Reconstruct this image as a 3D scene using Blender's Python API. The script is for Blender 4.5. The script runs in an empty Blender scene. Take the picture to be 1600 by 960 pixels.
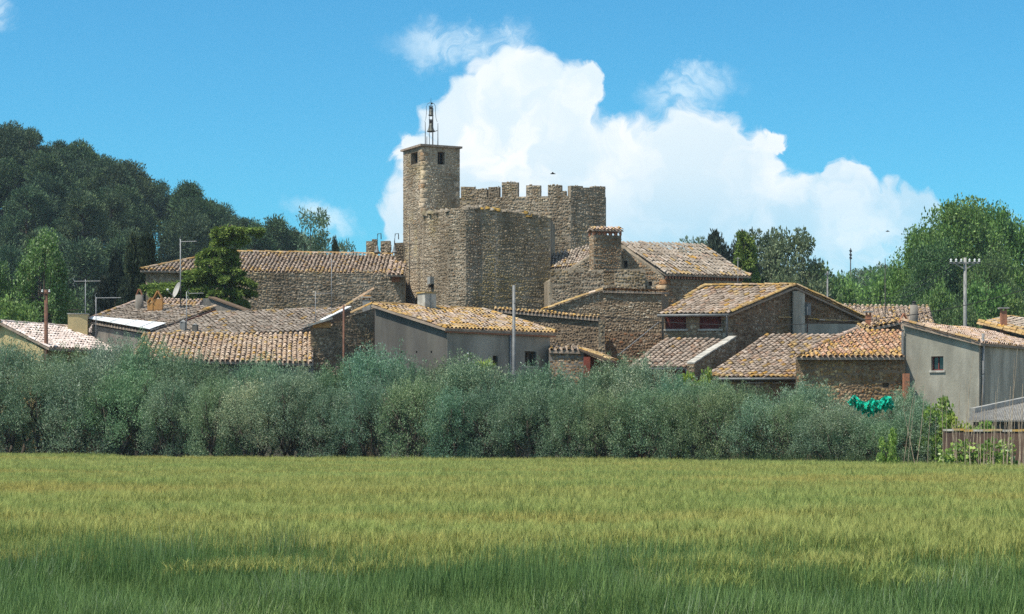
import bpy, math, random
import numpy as np
from mathutils import Vector, Matrix

# ------------------------------------------------------------------ camera, sky, sun, exposure
S = bpy.context.scene
COL = S.collection
F, EYE, HOR = 3200.0, 2.0, 668.0          # focal length in photo pixels, eye height, horizon row
SUN_EL, SUN_AZ = math.radians(60), (-0.86, -0.46)   # the sun stands high on the left, a little on this side

cam_d = bpy.data.cameras.new('camera'); cam = bpy.data.objects.new('camera', cam_d); COL.objects.link(cam)
cam.location = (0, 0, EYE); cam.rotation_euler = (math.pi/2, 0, 0)
cam_d.sensor_width = 36; cam_d.lens = F/1600*36
cam_d.shift_y = (HOR-480)/1600; cam_d.clip_start = .5; cam_d.clip_end = 5000
S.camera = cam

ha = math.hypot(*SUN_AZ); sx, sy = SUN_AZ[0]/ha*math.cos(SUN_EL), SUN_AZ[1]/ha*math.cos(SUN_EL)
SUN = Vector((sx, sy, math.sin(SUN_EL)))
sl = bpy.data.lights.new('sun', 'SUN'); sl.energy = 5.0; sl.angle = math.radians(.6); sl.color = (1, .93, .81)
so = bpy.data.objects.new('sun', sl); COL.objects.link(so)
so.rotation_euler = SUN.to_track_quat('Z', 'Y').to_euler(); so.location = (-60, 40, 120)

def N(nt, t, **kw):
    n = nt.nodes.new(t)
    for k, v in kw.items():
        if k in ('op', 'operation'): n.operation = v
        elif k[0] == 'i' and k[1:].isdigit(): n.inputs[int(k[1:])].default_value = v
        else: setattr(n, k, v)
    return n
def wire(nt, a, b, i, o=0):
    nt.links.new(a.outputs[o], b.inputs[i])
def M2(nt, op, a, b, clamp=False):
    n = N(nt, 'ShaderNodeMath', op=op, use_clamp=clamp)
    for i, x in enumerate((a, b)):
        if x is None: continue
        if isinstance(x, (int, float)): n.inputs[i].default_value = x
        else: nt.links.new(x, n.inputs[i])
    return n.outputs[0]
def MIX(nt, fac, a, b, blend='MIX'):
    n = N(nt, 'ShaderNodeMix', data_type='RGBA', blend_type=blend)
    for i, x in ((0, fac), (6, a), (7, b)):
        if isinstance(x, (int, float)): n.inputs[i].default_value = x
        elif isinstance(x, (tuple, list)): n.inputs[i].default_value = (*x[:3], 1)
        else: nt.links.new(x, n.inputs[i])
    return n.outputs[2]
def RANGE(nt, x, a, b, c=0., d=1., smooth=True):
    n = N(nt, 'ShaderNodeMapRange', interpolation_type='SMOOTHSTEP' if smooth else 'LINEAR')
    nt.links.new(x, n.inputs[0])
    for i, v in zip((1, 2, 3, 4), (a, b, c, d)): n.inputs[i].default_value = v
    return n.outputs[0]
def NOISE(nt, vec, scale, detail=4, rough=.55, out=0):
    n = N(nt, 'ShaderNodeTexNoise'); n.inputs['Scale'].default_value = scale
    n.inputs['Detail'].default_value = detail; n.inputs['Roughness'].default_value = rough
    if vec is not None: nt.links.new(vec, n.inputs['Vector'])
    return n.outputs[out]

world = bpy.data.worlds.new('World'); S.world = world; world.use_nodes = True
wt = world.node_tree; wt.nodes.clear()
sky = N(wt, 'ShaderNodeTexSky', sky_type='NISHITA', sun_disc=False, sun_elevation=SUN_EL,
        sun_rotation=math.atan2(SUN_AZ[0], SUN_AZ[1]), altitude=0, air_density=1.0, dust_density=.15, ozone_density=2.5)
tc = N(wt, 'ShaderNodeTexCoord')
sep = N(wt, 'ShaderNodeSeparateXYZ'); wire(wt, tc, sep, 0)
ysafe = M2(wt, 'MAXIMUM', sep.outputs[1], .02)
pu = M2(wt, 'DIVIDE', sep.outputs[0], ysafe); pv = M2(wt, 'DIVIDE', sep.outputs[2], ysafe)
cmb = N(wt, 'ShaderNodeCombineXYZ'); wt.links.new(pu, cmb.inputs[0]); wt.links.new(pv, cmb.inputs[1])
def warp(vec, scale, amp, detail=5, rough=.6):
    nz = NOISE(wt, vec, scale, detail, rough, 1)
    s = N(wt, 'ShaderNodeVectorMath', op='SUBTRACT'); wt.links.new(nz, s.inputs[0]); s.inputs[1].default_value = (.5, .5, .5)
    m = N(wt, 'ShaderNodeVectorMath', op='MULTIPLY'); wire(wt, s, m, 0); m.inputs[1].default_value = (amp, amp, 0)
    a = N(wt, 'ShaderNodeVectorMath', op='ADD'); wt.links.new(vec, a.inputs[0]); wire(wt, m, a, 1)
    return a.outputs[0]
wp = warp(warp(cmb.outputs[0], 22, .05, 3), 85, .016, 6, .62)
def blobs(lst, vec, soft=1.):
    tot = None
    for (bx_, by_, rx, ry) in lst:
        s = N(wt, 'ShaderNodeVectorMath', op='SUBTRACT'); wt.links.new(vec, s.inputs[0])
        s.inputs[1].default_value = ((bx_-800)/F, (HOR-by_)/F, 0)
        m = N(wt, 'ShaderNodeVectorMath', op='MULTIPLY'); wire(wt, s, m, 0); m.inputs[1].default_value = (F/rx, F/ry, 0)
        l = N(wt, 'ShaderNodeVectorMath', op='LENGTH'); wire(wt, m, l, 0)
        v = M2(wt, 'SUBTRACT', 1., l.outputs['Value'])
        tot = v if tot is None else M2(wt, 'MAXIMUM', tot, v)
    return tot
CUM = [(800, 175, 90, 92), (735, 190, 80, 78), (880, 190, 62, 85), (850, 300, 230, 140), (702, 290, 84, 105), (668, 240, 46, 48),
       (1000, 260, 110, 95), (1090, 250, 70, 90), (1165, 270, 62, 80), (1080, 340, 220, 110), (1320, 290, 42, 52), (1290, 340, 120, 80),
       (1390, 330, 85, 58), (1180, 400, 250, 80), (640, 360, 48, 80), (905, 150, 28, 40), (1200, 220, 26, 30)]
cum = RANGE(wt, blobs(CUM, wp), -.04, .25)
WISP = [(720, 70, 130, 42), (770, 55, 70, 34), (1075, 140, 95, 38), (1070, 115, 36, 26), (-10, 15, 36, 50), (500, 340, 60, 30),
         (1590, 355, 70, 28), (1330, 385, 160, 60), (1560, 410, 150, 40)]
wisp_f = blobs(WISP, warp(cmb.outputs[0], 30, .045, 6, .65))
wisp = M2(wt, 'MULTIPLY', RANGE(wt, wisp_f, -.15, .9), RANGE(wt, NOISE(wt, wp, 60, 6, .65), .30, .62))
# unseen clouds outside the frame, made denser to whiten the ambient light
gen = NOISE(wt, tc.outputs[0], 3.2, 7, .58)
outside = RANGE(wt, sep.outputs[1], .93, .80)
gen_m = M2(wt, 'MULTIPLY', RANGE(wt, gen, .46, .60), outside)
edge = NOISE(wt, wp, 28, 5, .55)
low = RANGE(wt, pv, .075, .150)
lit = M2(wt, 'ADD', M2(wt, 'MULTIPLY', low, .45), M2(wt, 'MULTIPLY', RANGE(wt, edge, .38, .60), M2(wt, 'ADD', .25, M2(wt, 'MULTIPLY', RANGE(wt, NOISE(wt, wp, 13, 4), .36, .62), .45))), True)
ccol = MIX(wt, lit, (6.0, 8.2, 9.5), (10.3, 10.6, 10.8))
thin = M2(wt, 'MULTIPLY', M2(wt, 'ADD', M2(wt, 'MULTIPLY', RANGE(wt, pv, .07, .13), .40), .60), RANGE(wt, pu, .08, .21, 1., .74))
cum = M2(wt, 'MULTIPLY', cum, thin)
skyc = MIX(wt, 1., sky.outputs[0], (.38, 1.16, 1.42), 'MULTIPLY')
c1 = MIX(wt, M2(wt, 'MULTIPLY', wisp, .62, True), skyc, (9., 10.5, 11.2))
c2 = MIX(wt, cum, c1, ccol)
c3 = MIX(wt, gen_m, c2, (9.2, 9.9, 10.2))
bg = N(wt, 'ShaderNodeBackground'); wt.links.new(c3, bg.inputs[0]); bg.inputs[1].default_value = .082
wo = N(wt, 'ShaderNodeOutputWorld'); wire(wt, bg, wo, 0)
S.view_settings.view_transform = 'Standard'; S.view_settings.look = 'None'
S.view_settings.exposure = .32; S.view_settings.gamma = 1; S.view_settings.use_curve_mapping = False
S.cycles.max_bounces = 6; S.cycles.diffuse_bounces = 3; S.cycles.transmission_bounces = 4; S.cycles.transparent_max_bounces = 8
S.cycles.use_adaptive_sampling = True; S.cycles.adaptive_threshold = .01
S.cycles.use_denoising = False

rng = np.random.default_rng(7); random.seed(7)

# ------------------------------------------------------------------ placing helpers
def V(*a): return Vector(a)
def at(px, py, d): return Vector(((px-800)/F*d, d, EYE+(HOR-py)/F*d))       # a point sighted on the photo at distance d
def atz(px, py, z): return at(px, py, (z-EYE)*F/(HOR-py))                    # ... at a known height
def hit(c, u, px):                                                           # walk from c along u until that sight line
    k = (px-800)/F
    L = (k*c.y-c.x)/(u.x-k*u.y)
    return Vector((c.x+u.x*L, c.y+u.y*L, c.z))

# ------------------------------------------------------------------ object helpers
def link(o, parent=None):
    COL.objects.link(o)
    if parent: o.parent = parent
    return o
def tag(o, label=None, cat=None, group=None, kind=None):
    for k, v in (('label', label), ('category', cat), ('group', group), ('kind', kind)):
        if v: o[k] = v
    return o
def thing(name, label, cat, loc=(0, 0, 0), group=None):
    o = bpy.data.objects.new(name, None); o.empty_display_size = .3; o.location = loc; link(o)
    return tag(o, label, cat, group)
def to_world(parent):
    """children are given in world coordinates; only a thing's own Empty carries an offset"""
    return Matrix.Identity(4) if parent.parent else Matrix.Translation(-Vector(parent.location))
def obj(name, me, parent=None, mat=None, kind=None):
    """one mesh object; me is in world coordinates, moved into the parent's frame"""
    if mat is not None and not me.materials: me.materials.append(mat)
    o = bpy.data.objects.new(name, me); link(o, parent)
    if parent: o.matrix_parent_inverse = to_world(parent)
    if kind: o['kind'] = kind
    return o
def pyd(name, v, f):
    me = bpy.data.meshes.new(name); me.from_pydata([tuple(x) for x in v], [], f); me.update(); return me
class MB:
    """collects boxes, tubes and sheets into one mesh"""
    def __init__(s): s.v, s.f = [], []
    def add(s, v, f):
        n = len(s.v); s.v += [tuple(x) for x in v]; s.f += [tuple(i+n for i in q) for q in f]; return s
    def hexa(s, a):   # 8 corners: bottom 4 then top 4
        return s.add(a, [(3, 2, 1, 0), (4, 5, 6, 7), (0, 1, 5, 4), (1, 2, 6, 5), (2, 3, 7, 6), (3, 0, 4, 7)])
    def box(s, c, sx, sy, sz, u=None):   # c = centre of base, u = direction of x side
        u = Vector((u.x, u.y, 0)).normalized() if u is not None else V(1, 0, 0)
        w = V(-u.y, u.x, 0); c = Vector(c)
        q = [c-u*sx/2-w*sy/2, c+u*sx/2-w*sy/2, c+u*sx/2+w*sy/2, c-u*sx/2+w*sy/2]
        return s.hexa(q+[p+V(0, 0, sz) for p in q])
    def beam(s, a, b, w, h):   # square bar from a to b
        a, b = Vector(a), Vector(b); d = (b-a).normalized()
        r = d.cross(V(0, 0, 1)); r = r.normalized() if r.length > 1e-4 else V(1, 0, 0)
        t = r.cross(d).normalized(); q = []
        for p in (a, b): q += [p-r*w/2-t*h/2, p+r*w/2-t*h/2, p+r*w/2+t*h/2, p-r*w/2+t*h/2]
        return s.hexa(q)
    def tube(s, pts, rad, n=6, cap=True):
        pts = [Vector(p) for p in pts]
        if isinstance(rad, (int, float)): rad = [rad]*len(pts)
        vs, fs = [], []
        for i, p in enumerate(pts):
            d = (pts[min(i+1, len(pts)-1)]-pts[max(i-1, 0)]).normalized()
            r = d.cross(V(0, 0, 1)) if abs(d.z) < .95 else d.cross(V(1, 0, 0)); r.normalize(); t = d.cross(r)
            for k in range(n):
                a = 2*math.pi*k/n; vs.append(p+(r*math.cos(a)+t*math.sin(a))*rad[i])
        for i in range(len(pts)-1):
            for k in range(n):
                fs.append((i*n+k, i*n+(k+1) % n, (i+1)*n+(k+1) % n, (i+1)*n+k))
        if cap: fs += [tuple(range(n))[::-1], tuple((len(pts)-1)*n+k for k in range(n))]
        return s.add(vs, fs)
    def lathe(s, c, prof, n=14):   # prof: (radius, z)
        c = Vector(c); vs, fs = [], []
        for r, z in prof:
            for k in range(n):
                a = 2*math.pi*k/n; vs.append(c+V(r*math.cos(a), r*math.sin(a), z))
        for i in range(len(prof)-1):
            for k in range(n): fs.append((i*n+k, i*n+(k+1) % n, (i+1)*n+(k+1) % n, (i+1)*n+k))
        return s.add(vs, fs)
    def prism(s, foot, z0, tops):
        n = len(foot); b = [V(p[0], p[1], z0) for p in foot]; t = [V(p[0], p[1], z) for p, z in zip(foot, tops)]
        return s.add(b+t, [tuple(range(n))[::-1], tuple(range(n, 2*n))]+[(i, (i+1) % n, n+(i+1) % n, n+i) for i in range(n)])
    def slab(s, poly, th):   # a plate of thickness th below a polygon
        n = len(poly); poly = [Vector(p) for p in poly]
        return s.add(poly+[p-V(0, 0, th) for p in poly], [tuple(range(n)), tuple(range(n, 2*n))[::-1]]+[(i, n+i, n+(i+1) % n, (i+1) % n) for i in range(n)])
    def mesh(s, name='mesh', smooth=False):
        me = pyd(name, s.v, s.f)
        if smooth: me.polygons.foreach_set('use_smooth', [True]*len(me.polygons))
        return me
    def build(s, name, mat, parent=None, smooth=False, kind=None): return obj(name, s.mesh(name, smooth), parent, mat, kind)

def raw_mesh(name, verts, faces, col=None, smooth=False):
    """verts (n,3), faces (m,k) numpy, col (n,3) per-vertex tint"""
    me = bpy.data.meshes.new(name); n, (m, k) = len(verts), faces.shape
    me.vertices.add(n); me.vertices.foreach_set('co', np.ascontiguousarray(verts, np.float32).ravel())
    me.loops.add(m*k); me.loops.foreach_set('vertex_index', np.ascontiguousarray(faces, np.int32).ravel())
    me.polygons.add(m); me.polygons.foreach_set('loop_start', np.arange(0, m*k, k, dtype=np.int32))
    if smooth: me.polygons.foreach_set('use_smooth', np.ones(m, bool))
    if col is not None:
        a = me.attributes.new('tint', 'FLOAT_COLOR', 'POINT')
        a.data.foreach_set('color', np.concatenate([col, np.ones((n, 1))], 1).astype(np.float32).ravel())
    me.update(calc_edges=True); return me
def stamp(name, tv, tf, R, T, col, jit=0., smooth=False):
    """many copies of a small template in one mesh. R (n,3,3) columns are axes, T (n,3), col (n,3)"""
    tv = np.asarray(tv, float); tf = np.asarray(tf); n, k = len(T), len(tv)
    if n == 0: return None
    v = np.einsum('nij,kj->nki', R, tv)+T[:, None, :]
    if jit: v += rng.normal(0, jit, v.shape)
    f = (tf[None]+(np.arange(n)*k)[:, None, None]).reshape(-1, tf.shape[1])
    return raw_mesh(name, v.reshape(-1, 3), f, np.repeat(col, k, 0), smooth)

# ------------------------------------------------------------------ materials
def mat(name, c1, c2=None, scale=2., rough=.9, bump=0., bscale=8., tint=False, transl=0., metal=0., spec=.25, c3=None, scale3=.6, detail=5, stretch=None, lo=.38, hi=.62, streak=None):
    m = bpy.data.materials.new(name); m.use_nodes = True; nt = m.node_tree; b = nt.nodes['Principled BSDF']
    geo = N(nt, 'ShaderNodeNewGeometry'); pos = geo.outputs['Position']
    if stretch:
        mp = N(nt, 'ShaderNodeMapping'); mp.inputs['Scale'].default_value = stretch; nt.links.new(pos, mp.inputs[0]); pos = mp.outputs[0]
    col = c1
    if c2: col = MIX(nt, RANGE(nt, NOISE(nt, pos, scale, detail), lo, hi), c1, c2)
    if c3: col = MIX(nt, RANGE(nt, NOISE(nt, pos, scale3, 4), .50, .66), col, c3)
    if streak:   # rain streaks and weathered patches, longer than wide
        mq = N(nt, 'ShaderNodeMapping'); mq.inputs['Scale'].default_value = (.75, .75, .22); nt.links.new(geo.outputs['Position'], mq.inputs[0])
        sv = RANGE(nt, NOISE(nt, mq.outputs[0], 1.0, 6, .62), .36, .66)
        col = MIX(nt, 1., col, MIX(nt, sv, streak, (1.08, 1.08, 1.08)), 'MULTIPLY')
    if tint:
        at_ = N(nt, 'ShaderNodeAttribute', attribute_name='tint'); oi = N(nt, 'ShaderNodeObjectInfo')
        t = MIX(nt, 1., at_.outputs['Color'], oi.outputs['Color'], 'MULTIPLY')
        col = MIX(nt, 1., col, t, 'MULTIPLY')
    if isinstance(col, tuple): b.inputs['Base Color'].default_value = (*col, 1)
    else: nt.links.new(col, b.inputs['Base Color'])
    b.inputs['Roughness'].default_value = rough; b.inputs['Metallic'].default_value = metal
    b.inputs['Specular IOR Level'].default_value = spec
    if bump:
        bp = N(nt, 'ShaderNodeBump'); bp.inputs['Strength'].default_value = min(1, bump); bp.inputs['Distance'].default_value = .05*max(1, bump)
        nt.links.new(NOISE(nt, pos, bscale, 5, .6), bp.inputs['Height']); nt.links.new(bp.outputs[0], b.inputs['Normal'])
    if transl:
        tr = N(nt, 'ShaderNodeBsdfTranslucent'); ms = N(nt, 'ShaderNodeMixShader'); ms.inputs[0].default_value = transl
        if isinstance(col, tuple): tr.inputs[0].default_value = (*col, 1)
        else: nt.links.new(col, tr.inputs[0])
        out = nt.nodes['Material Output']; wire(nt, b, ms, 1); wire(nt, tr, ms, 2); wire(nt, ms, out, 0)
    return m

K = {}
K['tile'] = mat('roof_tile', (1, 1, 1), (.72, .66, .6), 9, .92, .35, 30, tint=True)
K['deck'] = mat('roof_channel_tile', (.33, .26, .20), (.24, .19, .15), 3, .95, .5, 12)
K['ochre_deck'] = K['deck']
K['stone'] = mat('rubble_stone', (1, 1, 1), (.74, .7, .66), 7, .95, .6, 22, tint=True, c3=(.84, .80, .60), scale3=.35, streak=(.60, .58, .55))
K['mortar'] = mat('lime_mortar', (.37, .31, .235), (.29, .245, .185), 2.5, .97, .8, 14, c3=(.22, .19, .14), scale3=.5, streak=(.62, .60, .57))
K['brown_mortar'] = mat('earth_mortar', (.24, .175, .115), (.18, .13, .085), 3, .97, .8, 14)
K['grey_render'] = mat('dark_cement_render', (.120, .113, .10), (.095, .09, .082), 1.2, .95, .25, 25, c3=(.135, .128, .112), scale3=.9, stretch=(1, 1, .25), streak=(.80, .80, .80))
K['grey_render2'] = mat('shade_lifted_render', (.36, .325, .27), (.285, .26, .22), 1.4, .95, .3, 25, stretch=(1, 1, .3), streak=(.78, .77, .75))  # base colour raised to offset the shade on the grey house front
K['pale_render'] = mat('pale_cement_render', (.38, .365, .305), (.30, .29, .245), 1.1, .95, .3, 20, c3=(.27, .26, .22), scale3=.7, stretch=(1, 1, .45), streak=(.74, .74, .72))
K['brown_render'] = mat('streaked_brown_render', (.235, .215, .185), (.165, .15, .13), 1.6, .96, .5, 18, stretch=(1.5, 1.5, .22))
K['brown_coat'] = mat('weathered_cement_coat', (.50, .45, .37), (.38, .345, .285), 1.6, .96, .5, 18, stretch=(1.5, 1.5, .22), streak=(.68, .67, .65))  # weathered streaks; base colour raised to offset shade on the walls it covers
K['cream'] = mat('cream_render', (.55, .43, .22), (.48, .38, .2), 2, .9, .2)
K['red_render'] = mat('red_painted_wall', (.27, .07, .045), (.2, .06, .04), 2, .9, .3)
K['ochre'] = mat('ochre_plaster', (.46, .24, .08), (.38, .2, .08), 3, .9)
K['white'] = mat('white_metal_sheet', (.74, .75, .74), (.6, .62, .62), 1.5, .6)
K['coping'] = mat('pale_coping', (.46, .44, .39), (.33, .31, .27), 4, .9, .4)
K['zinc'] = mat('galvanised_metal', (.19, .195, .195), (.14, .145, .145), 5, .65, metal=.1, spec=.5)
K['antenna'] = mat('aluminium_antenna', (.27, .28, .29), None, rough=.6, metal=.1)
K['iron'] = mat('dark_iron', (.035, .04, .04), (.06, .05, .045), 10, .6, metal=.3)
K['bronze'] = mat('weathered_bronze', (.10, .11, .10), (.17, .17, .15), 12, .6, metal=.4)
K['rust'] = mat('rusty_pole', (.17, .085, .055), (.11, .06, .045), 6, .9)
K['concrete'] = mat('concrete_pole', (.30, .30, .28), (.23, .23, .22), 4, .9, .2)
K['shutter'] = mat('dark_red_shutter', (.20, .05, .042), (.14, .038, .033), 5, .7)
K['dark'] = mat('opening_shade_black', (.015, .014, .013), None, rough=1)  # near-black colour stands in for the shade inside openings
K['glass'] = mat('window_glass', (.02, .024, .026), None, rough=.08, spec=.6)
K['wood'] = mat('old_timber', (.16, .11, .07), (.10, .07, .05), 5, .9, .3, stretch=(1, 1, 6))
K['brick'] = mat('terracotta_brick', (.36, .16, .09), (.28, .13, .08), 6, .9, .3)
K['tint'] = mat('plain_tinted', (1, 1, 1), (.8, .78, .74), 6, .9, .2, tint=True)
K['bark'] = mat('grey_brown_bark', (.10, .08, .06), (.06, .05, .04), 8, .95, .6)
K['olive'] = mat('olive_leaf', (.82, .86, .76), (.56, .68, .60), .55, .58, tint=True, transl=.22, spec=.35)
K['pine'] = mat('pine_needle', (1, 1, 1), (.7, .78, .75), .16, .8, tint=True, transl=.12)
K['leaf'] = mat('broad_leaf', (1, 1, 1), (.78, .86, .75), .5, .55, tint=True, transl=.3, spec=.4)
K['cable'] = mat('black_cable', (.03, .03, .03), None, rough=.7)
K['net'] = mat('green_plastic_net', (.01, .60, .40), (.005, .38, .27), 9, .5, .6, 18, transl=.2)
K['cane'] = mat('dry_cane', (.42, .34, .24), (.28, .22, .16), 6, .8)
K['corrugated'] = mat('fibre_cement', (.40, .39, .36), (.30, .29, .27), 3, .95, .2)
K['garden_wall'] = mat('reddish_block_wall', (.105, .066, .05), (.07, .048, .038), 1.2, .95, .5, stretch=(1, 1, .3))
K['lichen_stone'] = mat('lichened_coping', (.44, .27, .06), (.36, .28, .16), 2, .95, .5)

# ------------------------------------------------------------------ the ground
def edge_y(x): return 79.06-.636*x            # far edge of the barley field
def sst(a, b, x):
    t = np.clip((x-a)/(b-a), 0, 1); return t*t*(3-2*t)
def ground_h(x, y):
    x, y = np.asarray(x, float), np.asarray(y, float)
    h = 4.0*sst(96, 135, y)
    ridge = np.interp(x, [-400, -140, -75, -52, -35, -23, -5, 15], [40, 40, 34, 24, 19, 15.5, 8, 0])
    h = h+(ridge-4*(ridge > 4))*sst(175, 290, y)*(1-.75*sst(320, 480, y))
    rr = np.interp(x, [-10, 20, 60, 120, 300], [0, 9, 20, 24, 26])
    h = h+rr*sst(230, 400, y)
    return h
gx = np.concatenate([np.linspace(-2500, -200, 10), np.linspace(-190, 200, 118), np.linspace(210, 2500, 10)])
gy = np.concatenate([np.linspace(-300, 84, 8), np.linspace(88, 500, 104), np.linspace(560, 4500, 10)])
GX, GY = np.meshgrid(gx, gy); GZ = ground_h(GX, GY)
vg = np.stack([GX.ravel(), GY.ravel(), GZ.ravel()], 1); nx = len(gx)
ii, jj = np.meshgrid(np.arange(nx-1), np.arange(len(gy)-1)); i0 = (jj*nx+ii).ravel()
K['ground'] = mat('earth_and_dry_grass', (.075, .08, .035), (.10, .085, .05), .8, .98, .5, 4)
tag(obj('ground', raw_mesh('ground', vg, np.stack([i0, i0+1, i0+nx+1, i0+nx], 1), None, True), None, K['ground']), kind='structure')

# ------------------------------------------------------------------ roofs, tiles, stones
def tile_template(w=.092, w2=.074, ln=.43, h=.085, n=5):
    v = []
    for (r, y, hh) in ((w, 0, h), (w2, ln, h*.82)):
        for k in range(n+1):
            a = math.pi*k/n; v.append((-r*math.cos(a), y, hh*math.sin(a)))
    return v, [(k, k+1, n+2+k, n+1+k) for k in range(n)]
TV, TF = tile_template()
TILE_ME = raw_mesh('tile', np.array(TV), np.array(TF), np.ones((len(TV), 3)), True); TILE_ME.materials.append(K['tile'])
PAL = {   # tile colours: (weight, linear rgb)
    'grey':  [(.40, (.37, .32, .26)), (.25, (.50, .44, .37)), (.17, (.25, .21, .17)), (.08, (.46, .33, .25)), (.10, (.62, .54, .47))],
    'mixed': [(.28, (.38, .32, .26)), (.26, (.51, .42, .34)), (.14, (.44, .29, .20)), (.18, (.62, .51, .42)), (.14, (.24, .195, .155))],
    'warm':  [(.22, (.48, .32, .20)), (.28, (.55, .42, .30)), (.24, (.62, .51, .40)), (.16, (.35, .26, .19)), (.10, (.65, .52, .43))],
    'terra': [(.34, (.50, .27, .15)), (.26, (.56, .35, .21)), (.16, (.62, .47, .35)), (.14, (.36, .21, .13)), (.10, (.60, .40, .31))],
    'white': [(.55, (.74, .65, .61)), (.3, (.80, .72, .68)), (.15, (.66, .54, .49))],
    'pink':  [(.36, (.60, .45, .36)), (.34, (.68, .56, .48)), (.16, (.48, .32, .23)), (.14, (.42, .34, .28))],
}
LICHEN = np.array([(.54, .32, .07), (.50, .35, .13), (.60, .42, .17), (.42, .27, .09)])
def tile_cols(n, pal, lich):
    w = np.array([p[0] for p in PAL[pal]]); c = np.array([p[1] for p in PAL[pal]])
    k = rng.choice(len(w), n, p=w/w.sum()); mean = (c*w[:, None]).sum(0); col = (mean+(c[k]-mean)*.62)*rng.uniform(.74, 1.0, (n, 1))
    L = LICHEN[rng.integers(0, 4, n)]*rng.uniform(.7, 1.0, (n, 1))
    is_l = rng.random(n) < lich
    mixf = rng.uniform(.55, 1, (n, 1))
    return np.where(is_l[:, None], col*(1-mixf)+L*mixf, col)
def inpoly(p, poly):
    x, y = p[:, 0], p[:, 1]; r = np.zeros(len(p), bool); n = len(poly)
    for i in range(n):
        (x1, y1), (x2, y2) = poly[i], poly[(i+1) % n]
        c = ((y1 > y) != (y2 > y)) & (x < (x2-x1)*(y-y1)/((y2-y1) if y2 != y1 else 1e-9)+x1)
        r ^= c
    return r
def tile_line(parent, name, a, b, pal='mixed', lich=.9, size=1.15, step=.36, drop=.0):
    """a row of cover tiles laid end to end along a ridge, verge or wall top"""
    a, b = Vector(a), Vector(b); L = (b-a).length; n = max(2, int(L/step)); d = (b-a)/L
    r = d.cross(V(0, 0, 1)).normalized(); t = r.cross(d)
    T = np.array([a+d*(i*L/n)+V(0, 0, .02+drop) for i in range(n)]); T += rng.normal(0, .008, T.shape)
    R = np.zeros((n, 3, 3)); R[:, :, 0] = np.array(r)*size; R[:, :, 1] = np.array(d)*(L/n/.40); R[:, :, 2] = np.array(t)*size
    me = stamp(name, TV, TF, R, T, tile_cols(n, pal, np.full(n, lich)), .004, True)
    return obj(name, me, parent, K['tile'], 'stuff' if n > 1 else None)
def tile_roof(parent, eL, eR, rR, rL, pal='mixed', lich=.1, eave_l=.6, verge_l=.3, top_l=.3, poly=None, single=0, pitch=.235, expo=.335, th=.10, noise_l=.25, skip=None):
    """a deck with rows of barrel tiles; eL-eR is the eave, rL-rR the top. single = how many tiles become objects of their own"""
    eL, eR, rR, rL = map(Vector, (eL, eR, rR, rL))
    if poly: rR = eR+(rL-eL)
    deck = MB().slab([Vector(p)-V(0, 0, .055) for p in (poly or (eL, eR, rR, rL))], th).build('roof', K['deck'], parent)
    nc = max(2, int(((eR-eL).length+(rR-rL).length)/2/pitch)); nr = max(2, int(((rL-eL).length+(rR-eR).length)/2/expo))
    u = (np.arange(nc)+.5)/nc; v = np.arange(nr)/nr
    U, Vv = np.meshgrid(u, v); U, Vv = U.ravel(), Vv.ravel()
    A, B, C, D = map(np.array, (eL, eR, rR, rL))
    bot = A+(B-A)*U[:, None]; top = D+(C-D)*U[:, None]
    P = bot+(top-bot)*Vv[:, None]; Y = top-bot; Y /= np.linalg.norm(Y, axis=1)[:, None]
    if poly:
        e1, e2 = B-A, D-A; G = np.linalg.inv(np.array([[e1@e1, e1@e2], [e1@e2, e2@e2]]))
        q = [tuple(G@np.array([e1@(np.array(p)-A), e2@(np.array(p)-A)])) for p in poly]
        k = inpoly(np.stack([U, Vv+.3/nr], 1), q); P, Y, U, Vv = P[k], Y[k], U[k], Vv[k]
    if skip is not None:
        k = ~skip(U, Vv); P, Y, U, Vv = P[k], Y[k], U[k], Vv[k]
    n = len(P); g1, g2 = rng.uniform(0, 6.28, 2)
    P = P+np.array([0, 0, 1.])*(.022*np.sin(P[:, 0]*1.1+g1)*np.sin(P[:, 1]*1.3+g2)+.012*np.sin(P[:, 0]*2.9+g2)-.01)[:, None]
    X = np.cross(Y, np.array([0, 0, 1.])); X /= np.linalg.norm(X, axis=1)[:, None]; Z = np.cross(X, Y)
    P = P-Y*.05+Z*(.012+rng.normal(0, .008, (n, 1)))+X*rng.normal(0, .012, (n, 1))
    yaw = rng.normal(0, .035, (n, 1)); tl = -.045+rng.normal(0, .012, (n, 1))
    X2 = X+Y*yaw; Y2 = Y-X*yaw+Z*tl; Z2 = np.cross(X2, Y2)
    sc = rng.uniform(.95, 1.08, (n, 1))*pitch/.235
    R = np.stack([X2*sc, Y2, Z2*sc], 2)
    # lichen sits on eaves, verges and ridges and in patches
    ph = rng.uniform(0, 6.28, 6)
    patch = np.sin(P[:, 0]*1.3+ph[0])*np.sin(P[:, 1]*1.1+ph[1])+.6*np.sin(P[:, 0]*2.9+P[:, 1]*2.1+ph[2])
    lp = lich+eave_l*np.exp(-Vv*nr/1.3)+top_l*np.exp(-(1-Vv)*nr/1.2)+verge_l*(np.exp(-U*nc/1.0)+np.exp(-(1-U)*nc/1.0))+noise_l*np.clip(patch, 0, 1)
    col = tile_cols(n, pal, lp)
    order = np.argsort(P[:, 1]); own, rest = order[:single], order[single:]
    if len(rest):
        me = stamp('roof_tiles', TV, TF, R[rest], P[rest], col[rest], .003, True)
        obj('roof_tiles', me, deck, K['tile'], 'stuff')
    for i in own:
        o = bpy.data.objects.new('tile', TILE_ME); link(o, deck)
        o.matrix_parent_inverse = to_world(deck)
        m = Matrix(R[i].tolist()).to_4x4(); m.translation = Vector(P[i]); o.matrix_basis = m
        o.color = (*col[i], 1)
    return deck

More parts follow.
